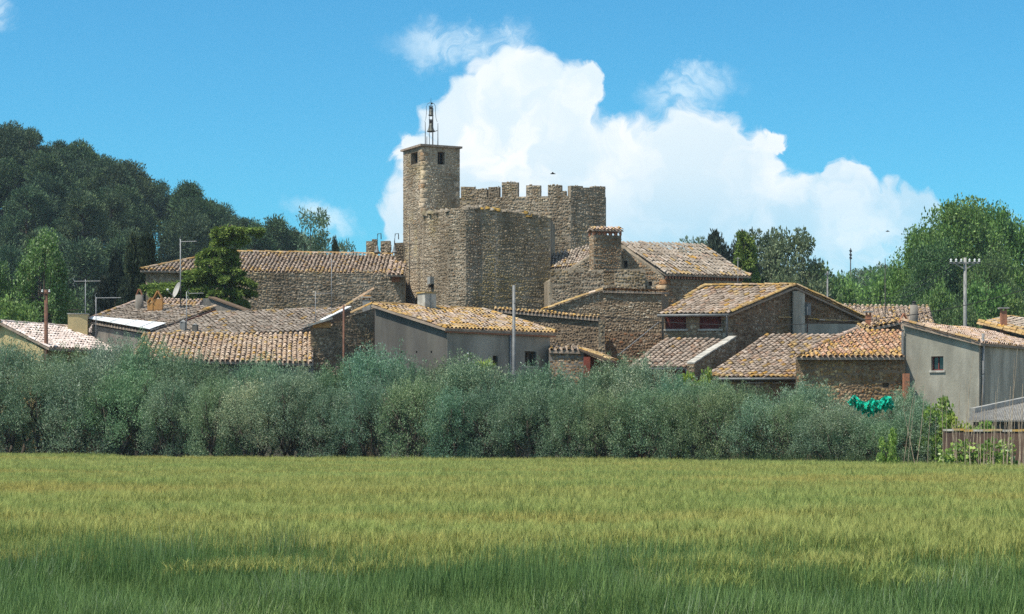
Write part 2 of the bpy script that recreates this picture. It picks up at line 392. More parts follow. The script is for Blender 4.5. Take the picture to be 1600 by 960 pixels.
STONES = {
    'castle': [(.34, (.30, .255, .195)), (.26, (.38, .335, .27)), (.16, (.24, .20, .15)), (.12, (.46, .42, .35)), (.12, (.27, .21, .145))],
    'tower':  [(.30, (.37, .33, .265)), (.30, (.45, .41, .34)), (.16, (.28, .235, .18)), (.14, (.52, .48, .41)), (.1, (.38, .28, .19))],
    'dark':   [(.40, (.20, .165, .125)), (.25, (.28, .235, .18)), (.20, (.14, .115, .09)), (.15, (.36, .31, .25))],
    'greenish':  [(.40, (.25, .215, .145)), (.25, (.31, .27, .19)), (.20, (.19, .165, .115)), (.15, (.36, .32, .25))],
    'brown':  [(.34, (.31, .22, .14)), (.24, (.40, .30, .20)), (.20, (.24, .165, .10)), (.12, (.46, .38, .28)), (.10, (.34, .20, .11))],
    'gable':  [(.36, (.235, .17, .12)), (.24, (.31, .24, .18)), (.2, (.18, .125, .09)), (.1, (.40, .34, .28)), (.1, (.29, .155, .09))],
}
SV = [(-.5, 0, -.08), (-.3, 0, -.5), (.3, 0, -.5), (.5, 0, .08), (.3, 0, .5), (-.3, 0, .5)]
SV = SV+[(x*.78, -1, z*.76) for x, _, z in SV]
SF = [(6, 7, 8, 9), (6, 9, 10, 11)]+[(k, (k+1) % 6, 6+(k+1) % 6, 6+k) for k in range(6)]
STONE_MES = []
for _ in range(6):
    vv = np.array(SV); vv += rng.normal(0, .06, vv.shape); me_ = raw_mesh('stone', vv, np.array(SF), np.ones((12, 3))); me_.materials.append(K['stone']); STONE_MES.append(me_)
def stones(parent, a, b, z0, tops, pal='castle', hs=(.13, .24), ls=(.16, .42), holes=(), proud=(.02, .06), single=False, name='stones', gap=.018):
    """rubble facing on the wall from a to b (plan points, seen from the right-hand side looking a->b ... outward = -perp). tops = [(t, z)] profile"""
    a, b = V(a[0], a[1], 0), V(b[0], b[1], 0); L = (b-a).length; u = (b-a)/L; out = V(u.y, -u.x, 0)
    tt = [t*L for t, _ in tops]; tz = [z for _, z in tops]
    T, Sx, Sz, Sd = [], [], [], []
    z = z0
    while z < max(tz):
        h = rng.uniform(*hs)*.72; x = -rng.uniform(0, .15); ph = rng.uniform(0, 6.28)
        while x < L:
            l = (ls[0]+(ls[1]-ls[0])*rng.random()**1.6)*.66; cx, cz = x+l/2, z+h/2+rng.normal(0, .03)+.04*math.sin(x*1.7+ph)
            hh = h*rng.uniform(.7, 1.25)
            if x+l <= L+.03 and x > -.03 and cz+hh*.42 < np.interp(cx, tt, tz) and not any(h0 < cx+l*.4 and cx-l*.4 < h1 and g0 < cz+hh*.4 and cz-hh*.4 < g1 for h0, h1, g0, g1 in holes):
                T.append((cx, cz)); Sx.append(l-gap); Sz.append(hh-gap*.7); Sd.append(rng.uniform(*proud)*.42)
            x += l
        z += h
    n = len(T)
    if not n: return
    T = np.array(T); Sx, Sz, Sd = map(np.array, (Sx, Sz, Sd))
    rot = rng.normal(0, .13, n); c, s = np.cos(rot), np.sin(rot)
    U, Z, O = np.array(u), np.array([0, 0, 1.]), np.array(out)
    R = np.zeros((n, 3, 3))
    R[:, :, 0] = (c[:, None]*U+s[:, None]*Z)*Sx[:, None]; R[:, :, 2] = (-s[:, None]*U+c[:, None]*Z)*Sz[:, None]; R[:, :, 1] = -O*Sd[:, None]
    P = np.array(a)+U*T[:, :1]+Z*T[:, 1:]+0*O
    w = np.array([p[0] for p in STONES[pal]]); cc = np.array([p[1] for p in STONES[pal]])
    col = cc[rng.choice(len(w), n, p=w/w.sum())]*rng.uniform(.88, 1.13, (n, 1))*np.array([1.13, 1.08, 1.01])
    if single:
        for i in np.argsort(-T[:, 1]*1.0)[:300]:
            o = bpy.data.objects.new('stone', STONE_MES[i % 6]); link(o, parent); o.matrix_parent_inverse = to_world(parent)
            m = Matrix(R[i].tolist()).to_4x4(); m.translation = Vector(P[i]); o.matrix_basis = m; o.color = (*col[i], 1)
        rest = np.argsort(-T[:, 1])[300:]
        if not len(rest): return
        R, P, col, Sx = R[rest], P[rest], col[rest], Sx[rest]; n = len(rest)
    tv = np.asarray(SV, float); v = tv[None]+rng.normal(0, .075, (n, 12, 3))*np.array([1, .5, 1]); v = np.einsum('nij,nkj->nki', R, v)+P[:, None]
    f = (np.array(SF)[None]+(np.arange(n)*12)[:, None, None]).reshape(-1, 4)
    obj(name, raw_mesh(name, v.reshape(-1, 3), f, np.repeat(col, 12, 0)), parent, K['stone'], 'stuff')
def outward(me):
    import bmesh
    b = bmesh.new(); b.from_mesh(me); bmesh.ops.recalc_face_normals(b, faces=b.faces); b.to_mesh(me); b.free(); me.update(); return me
def cut(o, boxes):
    """real openings: subtract boxes (MB) from a wall"""
    outward(o.data); c = bpy.data.objects.new('cutter', outward(boxes.mesh('cutter'))); COL.objects.link(c); c.matrix_world = Matrix.Identity(4)
    md = o.modifiers.new('cut', 'BOOLEAN'); md.object = c; md.operation = 'DIFFERENCE'; md.solver = 'EXACT'
    bpy.context.view_layer.update()
    me = bpy.data.meshes.new_from_object(o.evaluated_get(bpy.context.evaluated_depsgraph_get()))
    o.modifiers.clear(); o.data = me; bpy.data.objects.remove(c)
def opening(parent, wall, a, b, t0, t1, z0, z1, depth=.28, pane='glass', frame='wood', sill=True, shutter=False, lintel=None):
    """a recessed window in the wall face a->b (outside on the right of a->b)"""
    a, b = V(a[0], a[1], 0), V(b[0], b[1], 0); u = (b-a).normalized(); out = V(u.y, -u.x, 0)
    def box(o0, o1, x0, x1, y0, y1):
        q = [a+u*x0+out*o0, a+u*x1+out*o0, a+u*x1+out*o1, a+u*x0+out*o1]
        return [p+V(0, 0, y0) for p in q]+[p+V(0, 0, y1) for p in q]
    cut(wall, MB().hexa(box(-depth, .3, t0, t1, z0, z1)))
    w = MB().hexa(box(-depth+.01, -depth+.03, t0+.002, t1-.002, z0+.002, z1-.002)).build('window', K[pane], parent)
    fr = MB(); f = .05
    for q in ((t0, t0+f, z0, z1), (t1-f, t1, z0, z1), (t0+f, t1-f, z0, z0+f), (t0+f, t1-f, z1-f, z1)):
        fr.hexa(box(-depth+.032, -depth+.075, q[0]+.003, q[1]-.003, q[2]+.003, q[3]-.003))
    if not shutter: fr.hexa(box(-depth+.033, -depth+.07, (t0+t1)/2-.02, (t0+t1)/2+.02, z0+f, z1-f))
    fr.build('frame', K[frame], w)
    if shutter:
        n = 9
        for k in range(n):
            y = z0+f+(z1-z0-2*f)*k/n
            MB().hexa(box(-depth+.032, -depth+.058, t0+f, t1-f, y+.006, y+(z1-z0-2*f)/n-.008)).build('slat', K['shutter'], w)
    if sill: MB().hexa(box(-depth+.08, .06, t0-.08, t1+.08, z0-.09, z0-.003)).build('sill', K['coping'], w)
    if lintel: MB().hexa(box(-.05, .02, t0-.15, t1+.15, z1+.003, z1+.14)).build('lintel', K[lintel], w)
def gutter(parent, a, b, r=.055, mat_='zinc'): MB().tube([a, b], r, 8).build('gutter', K[mat_], parent, True)
def pipe(parent, pts, r=.05, mat_='zinc', name='downpipe'): MB().tube(pts, r, 8).build(name, K[mat_], parent, True)
def quoins(parent, p, u1, u2, z0, z1, pal='castle', w=(.30, .55)):
    """long and short corner stones; u1,u2 point away from the corner along both walls"""
    m_v, m_c = [], []; z = z0; k = 0; u1, u2 = Vector(u1).normalized(), Vector(u2).normalized(); p = V(p[0], p[1], 0)
    cc = [c for _, c in STONES[pal]]
    o_ = -(u1+u2).normalized()*.022
    while z < z1-.15:
        h = random.uniform(.24, .36); l1, l2 = (w[1], w[0]) if k % 2 else w[::1]
        q = [p+o_, p+u1*l1+o_, p+u1*l1+u2*l2+o_, p+u2*l2+o_]
        m_v += [x+V(0, 0, z+.015) for x in q]+[x+V(0, 0, min(z+h, z1)-.015) for x in q]
        m_c += [np.array(random.choice(cc))*random.uniform(.85, 1.08)*np.array([1.1, 1., .88])]*8; z += h; k += 1
    n = len(m_v)//8
    f = np.array([(0, 1, 5, 4), (1, 2, 6, 5), (2, 3, 7, 6), (3, 0, 4, 7), (4, 5, 6, 7)])
    obj('quoins', raw_mesh('quoins', np.array([tuple(x) for x in m_v]), (f[None]+(np.arange(n)*8)[:, None, None]).reshape(-1, 4), np.array(m_c)), parent, K['stone'], 'stuff')

ZB = -1.2     # how far walls go down into the ground
# ------------------------------------------------------------------ the castle
def perp(u): return V(-u.y, u.x, 0)
# bell tower: square, turned so that two faces show
def bell_tower():
    d = 128.5; c = at(659, 225, d); zt = EYE+(HOR-228)/F*d
    uR = V(.895, .446, 0); uL = V(-.446, .895, 0); s = 2.66
    t = thing('bell_tower', 'tall square stone bell tower with iron bell frame on its flat roof', 'tower', (c.x, c.y, 2))
    A = hit(c, uL, 630); B = hit(c, uR, 718); lL = (A-c).length; lR = (B-c).length
    D = A+(B-c); foot = [c, B, D, A]
    wall = MB().prism(foot, 2, [zt]*4).build('wall', K['mortar'], t)
    # belfry openings and a doorway hole
    wl = (lL*.42, lL*.78, zt-1.02, zt-.28); wr = (lR*.42, lR*.61, zt-1.10, zt-.30)
    opening(t, wall, A, c, wl[0], wl[1], wl[2], wl[3], .35, 'dark', sill=False); opening(t, wall, c, B, wr[0], wr[1], wr[2], wr[3], .35, 'dark', sill=False)
    hl = [(wl[0]-.06, wl[1]+.06, wl[2], wl[3]+.06)]; hr = [(wr[0]-.06, wr[1]+.06, wr[2], wr[3]+.06)]
    stones(t, A, c, 7, [(0, zt-.05), (1, zt-.05)], 'tower', (.11, .20), (.14, .34), hl)
    stones(t, c, B, 7, [(0, zt-.05), (1, zt-.05)], 'tower', (.11, .20), (.14, .34), hr)
    quoins(t, c, uL, uR, 7, zt, 'tower', (.22, .42)); quoins(t, B, uL, -uR, 7, zt, 'tower', (.22, .42))
    ov = .14; q = [c-(uL+uR)*ov, B+(uR-uL)*ov, D+(uL+uR)*ov, A+(uL-uR)*ov]
    rf = MB().slab([p*1 for p in [V(p.x, p.y, zt+.10) for p in q]], .12)
    m = (c+D)/2; top = V(m.x, m.y, zt+.30); qq = [V(p.x, p.y, zt+.103) for p in q]
    rf.add(qq+[top], [(0, 1, 4), (1, 2, 4), (2, 3, 4), (3, 0, 4)])
    rf.build('roof', K['deck'], t)
    # iron frame with two bells
    fr = thing('iron_belfry', 'slender black iron frame with curled top standing on the bell tower roof', 'bell frame', (m.x, m.y, zt+.1))
    k = d/F; mx = (671.5-800)*k; yy = m.y; Z = lambda py: EYE+(HOR-py)*k
    base = zt+.12
    for dx, py in ((-9.0, 184), (11.0, 186)):
        MB().tube([(mx+dx*k, yy, base), (mx+dx*k, yy, Z(py))], [.035, .018], 6).build('rod', K['iron'], fr)
    for dx, dy in ((-2.2, -.35), (2.8, -.35), (-7, .5), (2.8, .5)):
        MB().tube([(mx+dx*k, yy+dy, base), (mx+dx*k, yy+dy, Z(205) if dx == -7 else Z(160))], .022, 6).build('rod', K['iron'], fr)
    for sgn in (-1, 1):
        pts = [(mx+sgn*10*k, yy, Z(184)), (mx+sgn*8*k, yy, Z(178)), (mx+sgn*7*k, yy, Z(168)), (mx+sgn*7.5*k, yy, Z(160)), (mx+sgn*5*k, yy, Z(155)), (mx+sgn*1*k, yy, Z(153))]
        MB().tube(pts, .014, 5).build('scroll', K['iron'], fr)
    MB().tube([(mx, yy, Z(162)), (mx, yy, Z(146))], [.03, .008], 6).build('finial', K['iron'], fr)
    MB().add([(mx, yy, Z(153)), (mx+3*k, yy+.03, Z(154)), (mx+2.2*k, yy, Z(156)), (mx, yy-.03, Z(156))], [(0, 1, 2), (0, 2, 3), (0, 3, 1), (1, 3, 2)]).build('weathervane', K['iron'], fr)
    MB().beam((mx-3.2*k, yy-.35, Z(181.5)), (mx+3.6*k, yy-.35, Z(181.5)), .04, .04).build('crossbar', K['iron'], fr)
    MB().beam((mx-3.2*k, yy-.35, Z(160)), (mx+3.6*k, yy-.35, Z(160)), .04, .04).build('crossbar', K['iron'], fr)
    for (cy, hgt, r, lab) in ((199.5, 17, .27, 'larger dark bronze bell hung low in the iron tower frame'), (174, 13, .17, 'smaller dark bronze bell hung high in the iron tower frame')):
        zb = Z(cy); h = hgt*k*.95
        b = thing('bell', lab, 'bell', (mx, yy-.0, zb))
        MB().lathe((mx, yy, zb), [(r*.9, 0), (r, .01), (r*.93, .05), (r*.68, h*.28), (r*.52, h*.55), (r*.45, h*.75), (r*.25, h*.82), (.03, h*.84)], 18).build('bell_body', K['bronze'], b, True)
        MB().box((mx, yy, zb+h*.82), r*.9, .10, h*.32).build('headstock', K['iron'], b)
        MB().tube([(mx, yy, zb+h*.4), (mx, yy, zb-.05)], [.015, .04], 6).build('clapper', K['iron'], b)
        if r > .2: MB().tube([(mx+r*.9, yy, zb+.02), (mx+r*1.5, yy, zb+.09)], .025, 5).build('strike_arm', K['iron'], b)
bell_tower()

# angular round tower / apse in front of the bell tower
def apse():
    c = at(752, 325, 119); L_ = at(662, 330, 122.5); R_ = at(860, 338, 120.4)
    t = thing('apse_tower', 'broad blunt stone tower with ruined sloping top and a lichened front corner', 'tower', (c.x, c.y, 2))
    z = lambda py, d: EYE+(HOR-py)/F*d
    K1 = at(700, 330, 119.2); K2 = at(728, 325, 118.6); K3 = at(775, 328, 119.2); L0 = at(652, 330, 126.5)
    pts = [L0, L_, K1, K2, c, K3, R_, V(R_.x+.4, R_.y+6, 0), V(L0.x+.5, L0.y+4, 0)]
    tops = [z(335, L0.y), z(334, L_.y), z(328, K1.y), z(324, K2.y), z(324, c.y), z(328, K3.y), z(338, R_.y), z(340, R_.y), z(335, L0.y)]
    MB().prism([(p.x, p.y) for p in pts], 2, tops).build('wall', K['mortar'], t)
    for i, pal in ((0, 'tower'), (1, 'castle'), (2, 'castle'), (3, 'castle'), (4, 'greenish'), (5, 'greenish')):  # darker, greener stones on the right-hand facets
        a, b = pts[i], pts[i+1]
        stones(t, a, b, 6.5, [(0, tops[i]+.02), (1, tops[i+1]+.02)], pal, (.10, .21), (.13, .36), proud=(.02, .07))
    # broken top course: a few loose capping stones along the edge
    v, cs = [], []
    for i in range(1, 6):
        a, b = pts[i], pts[i+1]; n = int((b-a).length/.17)
        for k in range(n):
            f = (k+.5)/n; p = a+(b-a)*f; zz = tops[i]+(tops[i+1]-tops[i])*f+random.uniform(-.10, .07)
            v.append((p.x+random.uniform(-.1, .1), p.y+random.uniform(.02, .3), zz)); cs.append((.33, .295, .24) if i < 4 or random.random() < .5 else (.33, .22, .06))
    v = np.array(v); n = len(v); R = np.tile(np.eye(3), (n, 1, 1))*rng.uniform(.10, .32, (n, 1, 1)); R[:, 2] *= .7
    obj('capping_stones', stamp('capping_stones', [(x, y, zz) for x, y, zz in ((-.5, -.5, -.5), (.5, -.5, -.5), (.5, .5, -.5), (-.5, .5, -.5), (-.4, -.4, .4), (.4, -.4, .4), (.4, .4, .4), (-.4, .4, .4))],
        [(4, 5, 6, 7), (0, 1, 5, 4), (1, 2, 6, 5), (2, 3, 7, 6), (3, 0, 4, 7)], R, v, np.array(cs), .03), t, K['stone'], 'stuff')
    # putlog holes: small dark recesses framed by stone
    for px, py, i in ((740, 437, 3), (719, 384, 2), (731, 445, 3), (684, 430, 1)):
        p = at(px, py, c.y-.35 if px > 710 else 119.6)
    # pale infill patch low on the left, with the dark slot under it
    a = at(668, 440, 121.6)
    pb = thing('vent_box', 'pale grey cement box with dark slot on the stone tower wall', 'vent', (a.x, a.y, a.z))
    MB().box(at(673.5, 444, 121.2), .45, .3, .42, K1-L_).build('box', K['concrete'], pb)
    MB().box(at(674, 449.5, 121.15), .24, .3, .16, K1-L_).build('slot', K['dark'], pb)
apse()

# crenellated keep behind
def keep():
    c = at(892, 306, 134); zt = EYE+(HOR-306)/F*134
    uL = V(-.985, .17, 0); uR = V(.925, .38, 0)
    A = hit(c, uL, 717); B = hit(c, uR, 947)
    t = thing('castle_keep', 'massive dark stone keep with battlements along its top', 'tower', (c.x, c.y, 2))
    D = A+(B-c)
    w = MB().prism([(p.x, p.y) for p in (c, B, D, A)], 2, [zt]*4).build('wall', K['mortar'], t)
    stones(t, A, c, 9, [(0, zt), (1, zt)], 'castle', (.12, .25), (.16, .45)); stones(t, c, B, 9, [(0, zt), (1, zt)], 'castle', (.12, .25), (.16, .45))
    def merlon(p0, p1, y_top, u, th=.55):
        a, b = hit(c, u, p0), hit(c, u, p1)
        if a.x > b.x: a, b = b, a
        n = perp((b-a).normalized())                       # into the tower
        if n.y < 0: n = -n
        zz = EYE+(HOR-y_top)/F*((a.y+b.y)/2)
        q = [a, b, b+n*th, a+n*th]
        m = MB().prism([(p.x, p.y) for p in q], zt-.1, [zz-.03, zz+random.uniform(-.08, .03), zz, zz]).build('merlon', K['mortar'], t)
        stones(m, a, b, zt-.1, [(0, zz+.04), (1, zz+.04)], 'castle', (.13, .24), (.16, .40))
        sd = (b+n*th)
        stones(m, b, sd, zt-.1, [(0, zz+.02), (1, zz+.02)], 'castle', (.13, .24), (.16, .34))
    for p0, p1, y in ((720, 741, 291), (741.3, 761, 295), (763, 780, 291.5), (784, 809, 284), (822, 844, 289), (856, 877, 289), (877.3, 884, 298)):
        merlon(p0, p1, y, uL)
    for p0, p1, y in ((892, 911, 290), (911.3, 926, 293), (926.3, 946, 291)): merlon(p0, p1, y, uR, .5)
keep()

def bellcote():
    d = 131; a, b = at(572, 400, d), at(634, 400, d)
    t = thing('bell_gable', 'low stone bell wall with two niches at the end of the castle hall', 'bell gable', (a.x, d, 6))
    k = d/F; zf = lambda py: EYE+(HOR-py)*k
    prof = [(572, 377), (581, 377), (581.2, 374), (589, 374), (589.2, 403), (594.5, 403), (594.7, 377), (610, 376.5), (610.2, 403), (616, 403), (616.2, 380), (634, 379)]
    xs = [(p-800)*k for p, _ in prof]; zs = [zf(q) for _, q in prof]
    n = len(xs); v = [(x, d, 6) for x in xs]+[(x, d, z) for x, z in zip(xs, zs)]+[(x, d+.7, 6) for x in xs]+[(x, d+.7, z) for x, z in zip(xs, zs)]
    f = []
    for i in range(n-1): f += [(i, i+1, n+i+1, n+i), (2*n+i+1, 2*n+i, 3*n+i, 3*n+i+1), (n+i, n+i+1, 3*n+i+1, 3*n+i)]
    f += [(0, n, 3*n, 2*n), (n-1, 3*n-1, 4*n-1, 2*n-1)]
    obj('wall', pyd('wall', v, f), t, K['mortar'])
    L = b.x-a.x
    stones(t, (a.x, d), (b.x, d), zf(430), [((x-a.x)/L, z) for x, z in zip(xs, zs)], 'castle', (.13, .22), (.16, .36))
    for px, lab in ((589.8, 'small pale bell hooked in the outer niche of the bell wall'), (617, 'small pale bell hooked in the niche beside the bell tower')):
        x = (px-800)*k; y = d-.35
        b_ = thing('small_bell', lab, 'bell', (x, y, zf(396)))
        MB().lathe((x, y, zf(396)), [(.19, 0), (.21, .01), (.17, .06), (.10, .18), (.075, .36), (.06, .44), (.02, .46)], 16).build('bell_body', K['zinc'], b_, True)
        MB().tube([(x, y, zf(384)), (x, y, zf(378)), (x+1*k, y, zf(366.5)), (x+6*k, y, zf(366)), (x+6.3*k, y, zf(375))], .035, 6).build('hook_frame', K['iron'], b_)
        MB().tube([(x, y, zf(380)), (x, d+.1, zf(380))], .03, 6).build('bracket', K['iron'], b_)
bellcote()

def hall():
    eL = at(219, 421.5, 122.2); z = eL.z; eR = atz(632, 428, z); ra = at(358, 391, 128.8); rb = at(614, 401.5, 131)
    rb.z = ra.z = (ra.z+rb.z)/2
    t = thing('castle_hall', 'long low castle hall with weathered tile roof edged in orange lichen', 'building', (eL.x, eL.y, 3))
    off = V(0, .35, 0)
    foot = [eL+V(.25, .5, 0), eR+V(-.3, .5, 0), rb+V(.2, 2, 0), ra+V(-4, 2, 0)]
    MB().prism([(p.x, p.y) for p in foot], 2, [z-.12, z-.12, z-.1, z-.1]).build('wall', K['mortar'], t)
    stones(t, foot[0], foot[1], 8, [(0, z-.2), (1, z-.2)], 'castle', (.13, .22), (.16, .4))
    up = (ra-at(360, 425, 0.1))  # placeholder direction, replaced below
    U = (eR-eL); back = Vector((0, ra.y-eL.y-U.y*.33, ra.z-z))
    rl = eL+back
    dk = tile_roof(t, eL, eR, eR+back, rl, 'mixed', .05, .75, .2, .25, poly=[eL, eR, Vector((rb.x, rb.y, ra.z)), Vector((ra.x, ra.y, ra.z))], noise_l=.25)
    tile_line(t, 'ridge_tiles', ra+V(0, 0, .03), Vector((rb.x, rb.y, ra.z+.03)), 'warm', .75)
    tile_line(t, 'hip_tiles', eL+V(0, 0, .03), ra+V(0, 0, .03), 'warm', .75)
    hipb = ra+V(-1.0, 7, -2.0)
    MB().slab([eL-V(0, 0, .03), ra-V(0, 0, .03), V(ra.x, ra.y+6, z), V(eL.x, eL.y+9, z)], .1).build('roof', K['deck'], t)
hall()

def long_wall():
    a, b = at(344, 425, 120), at(633, 425, 122)
    t = thing('curtain_wall', 'long weathered grey stone wall below the castle hall roof', 'wall', (a.x, a.y, 3))
    z = lambda py, d: EYE+(HOR-py)/F*d
    q = [a, b, b+V(0, .8, 0), a+V(0, .8, 0)]
    MB().prism([(p.x, p.y) for p in q], 2, [z(426, 120), z(428, 122), z(428, 122), z(426, 120)]).build('wall', K['mortar'], t)
    prof = [(0, z(425.5, 120)), (.5, z(424, 121)), (.72, z(425, 121)), (.721, z(421, 121)), (.84, z(421, 121)), (.841, z(425, 121)), (1, z(426, 122))]
    stones(t, a, b, 6.5, prof, 'castle', (.12, .24), (.18, .5), proud=(.01, .05))
    s = at(344, 425, 120); stones(t, s+V(0, .8, 0), s, 6.5, [(0, z(426, 120)), (1, z(426, 120))], 'tower')
    # slit-like recesses and pale string stones
    for px, py, w, h in ((553, 431, 9, 10), (497, 436, 7, 3), (618, 432, 12, 9)):
        p = at(px, py, 120.9+(px-344)/289*1.0)
        m = MB().box(p-V(0, .1, h*121/F), w*121/F, .12, h*121/F, b-a); m.build('infill', K['brick'] if h > 5 else K['coping'], t)
    # short run of tiles over the wall end next to the bell tower
    e0, e1 = at(604, 428, 120.9), at(632, 429, 121.2)
    tile_roof(t, e0, e1, e1+V(.0, 3.2, 1.0), e0+V(.0, 3.2, 1.0), 'pink', .1, .2)
long_wall()

# house built against the castle, with its big chimney
def castle_house():
    E1 = at(1040, 427, 116); z = E1.z; E2 = atz(1174, 431, z)
    ap = at(957, 373, 119.5)
    t = thing('castle_house', 'stone house with grey hipped tile roof built against the castle keep', 'house', (E1.x, E1.y, 3))
    uL = V(-.93, .37, 0); W0 = hit(E1, uL, 858)
    zl = z-.25; tp = (hit(E1, uL, 957)-E1).length/(W0-E1).length
    apx = hit(E1, uL, 957); apz = EYE+(HOR-377)/F*apx.y
    e1i, e2i = E1+V(-.1, .15, 0), E2+V(-.5, .25, 0)
    foot = [e1i, e2i, e2i+V(-4, 7, 0), W0+V(-1, 6, 0), W0, apx]
    wl = MB().prism([(p.x, p.y) for p in foot], 2, [z-.1, z-.1, z-.1, zl, zl, apz-.05]).build('wall', K['mortar'], t)
    L = (e1i-W0).length; ta = (apx-W0).length/L
    def zat(px, py): return EYE+(HOR-py)/F*hit(e1i, uL, px).y
    w0, w1 = (hit(e1i, uL, 974)-W0).length, (hit(e1i, uL, 981)-W0).length
    dv = (e1i-apx).normalized(); l0 = (hit(apx, dv, 974)-apx).length; l1 = (hit(apx, dv, 980.5)-apx).length
    opening(t, wl, apx, e1i, l0, l1, zat(977, 419), zat(977, 408), .3, 'dark', sill=False)
    l2 = (hit(apx, dv, 1013)-apx).length; l3 = (hit(apx, dv, 1019)-apx).length
    opening(t, wl, apx, e1i, l2, l3, zat(1016, 447), zat(1016, 440), .3, 'dark', sill=False)
    La = (e1i-apx).length
    stones(t, W0, apx, 7, [(0, zl), (1, apz-.1)], 'castle', (.11, .2), (.15, .36))
    stones(t, apx, e1i, 7, [(0, apz-.1), (1, z-.2)], 'brown', (.11, .2), (.15, .36), [(l0-.05, l1+.05, zat(977, 420), zat(977, 407)), (l2-.05, l3+.05, zat(1016, 448), zat(1016, 439))])
    stones(t, e1i, e2i, 7, [(0, z-.38), (1, z-.38)], 'brown', (.11, .2), (.15, .36))
    quoins(t, e1i, -dv, e2i-e1i, 7, z-.3, 'brown', (.25, .45))
    # cornice of small brick brackets under the eave
    n = 26; u = (e2i-e1i)
    for k in range(n):
        MB().box(e1i+u*((k+.5)/n)+V(.06, -.08, -.30), .10, .14, .16, u).build('bracket', K['brick'], t)
    up = (ap-E1); back = V(-.42, .9, 0).normalized()
    # right slope, a triangle between verge, eave and hip
    A = at(965, 377, 117.6)
    Vd = A-E1
    tile_roof(t, E1, E2+(E2-E1)*.0, E2+Vd, A, 'grey', .03, .25, .1, .15, poly=[E1, E2, at(1110, 402, 121), at(1000, 379, 121.5), A], noise_l=.12)
    tile_line(t, 'hip_tiles', E2+V(0, 0, .05), at(1000, 378.5, 121.4), 'mixed', .45)
    tile_line(t, 'verge_tiles', E1+V(0, 0, .04), A+V(0, 0, .04), 'grey', .2)
    # left slope
    l0_, l1_ = at(858, 420, 120.5), at(922, 411, 117.5)
    tile_roof(t, l0_, l1_, at(948, 377, 121), at(858, 399, 123), 'grey', .03, .25, .1, .1, noise_l=.1)
    # chimney as wide as a turret
    ct = at(946, 357, 115.5); c = MB()
    k = 115.5/F; cu = V(.97, .24, 0); wd = 45*k; zc = EYE+(HOR-368)*k
    bz = EYE+(HOR-425)*k
    ch = MB().box(V(ct.x, ct.y+.4, bz), wd, .95, zc-bz, cu).build('chimney', K['mortar'], t)
    hx = cu*(wd/2); hn = perp(cu)*(.475); cc = V(ct.x, ct.y+.4, 0)
    stones(ch, cc-hx-hn, cc+hx-hn, bz, [(0, zc), (1, zc)], 'brown', (.11, .18), (.14, .3))
    stones(ch, cc-hx+hn, cc-hx-hn, bz, [(0, zc), (1, zc)], 'brown', (.11, .18), (.14, .3))
    zt = EYE+(HOR-360.5)*k
    for f in (0, .2, .4, .6, .8, 1):
        MB().box(cc-hx*.97+hx*1.94*f-hn*.85+V(0, 0, zc), .10, .14, zt-zc, cu).build('chimney_pier', K['brick'], ch)
        MB().box(cc-hx*.97+hx*1.94*f+hn*.85+V(0, 0, zc), .10, .14, zt-zc, cu).build('chimney_pier', K['brick'], ch)
        if f < 1:   # leaning brick pairs make the small triangular openings
            p = cc-hx*.97+hx*1.94*(f+.1)-hn*.9
            MB().beam(p-cu*.13+V(0, 0, zc+.02), p+V(0, 0, zt-.02), .05, .04).build('chimney_brick', K['brick'], ch)
            MB().beam(p+cu*.13+V(0, 0, zc+.02), p+V(0, 0, zt-.02), .05, .04).build('chimney_brick', K['brick'], ch)
    e = hx*1.12; g = hn*1.25; zz = V(0, 0, zt+.04); rd = V(0, 0, .17)
    tile_roof(ch, cc-e-g+zz, cc+e-g+zz, cc+e+zz+rd, cc-e+zz+rd, 'pink', .2, .2, pitch=.2, th=.05)
    tile_roof(ch, cc+e+g+zz, cc-e+g+zz, cc-e+zz+rd, cc+e+zz+rd, 'pink', .2, .2, pitch=.2, th=.05)
castle_house()

def ruined_wall():
    a, b, c = at(860, 421, 113), at(948, 421, 112.6), at(1008, 421, 112.2)
    t = thing('ruined_wall', 'dark stepped stone wall remnant in front of the castle house', 'wall', (a.x, a.y, 3))
    z = lambda py: EYE+(HOR-py)/F*112.6
    xs = [(860, 420), (918, 420), (918.3, 422), (943, 421.5), (943.3, 446), (961, 446), (961.3, 422), (1005, 421), (1008, 424)]
    L = c-a; n = len(xs)
    def P(px): f = (px-860)/148; return a+L*f
    foot = [P(x) for x, _ in xs]
    back = [p+V(0, .6, 0) for p in foot]
    v = [(p.x, p.y, 2) for p in foot]+[(p.x, p.y, z(y)) for p, (_, y) in zip(foot, xs)]+[(p.x, p.y, 2) for p in back]+[(p.x, p.y, z(y)) for p, (_, y) in zip(back, xs)]
    f = []
    for i in range(n-1): f += [(i, i+1, n+i+1, n+i), (2*n+i+1, 2*n+i, 3*n+i, 3*n+i+1), (n+i, n+i+1, 3*n+i+1, 3*n+i)]
    f += [(0, n, 3*n, 2*n), (n-1, 3*n-1, 4*n-1, 2*n-1)]
    obj('wall', pyd('wall', v, f), t, K['mortar'])
    stones(t, a, c, 6, [((x-860)/148, z(y)) for x, y in xs], 'dark', (.13, .24), (.18, .42))
ruined_wall()

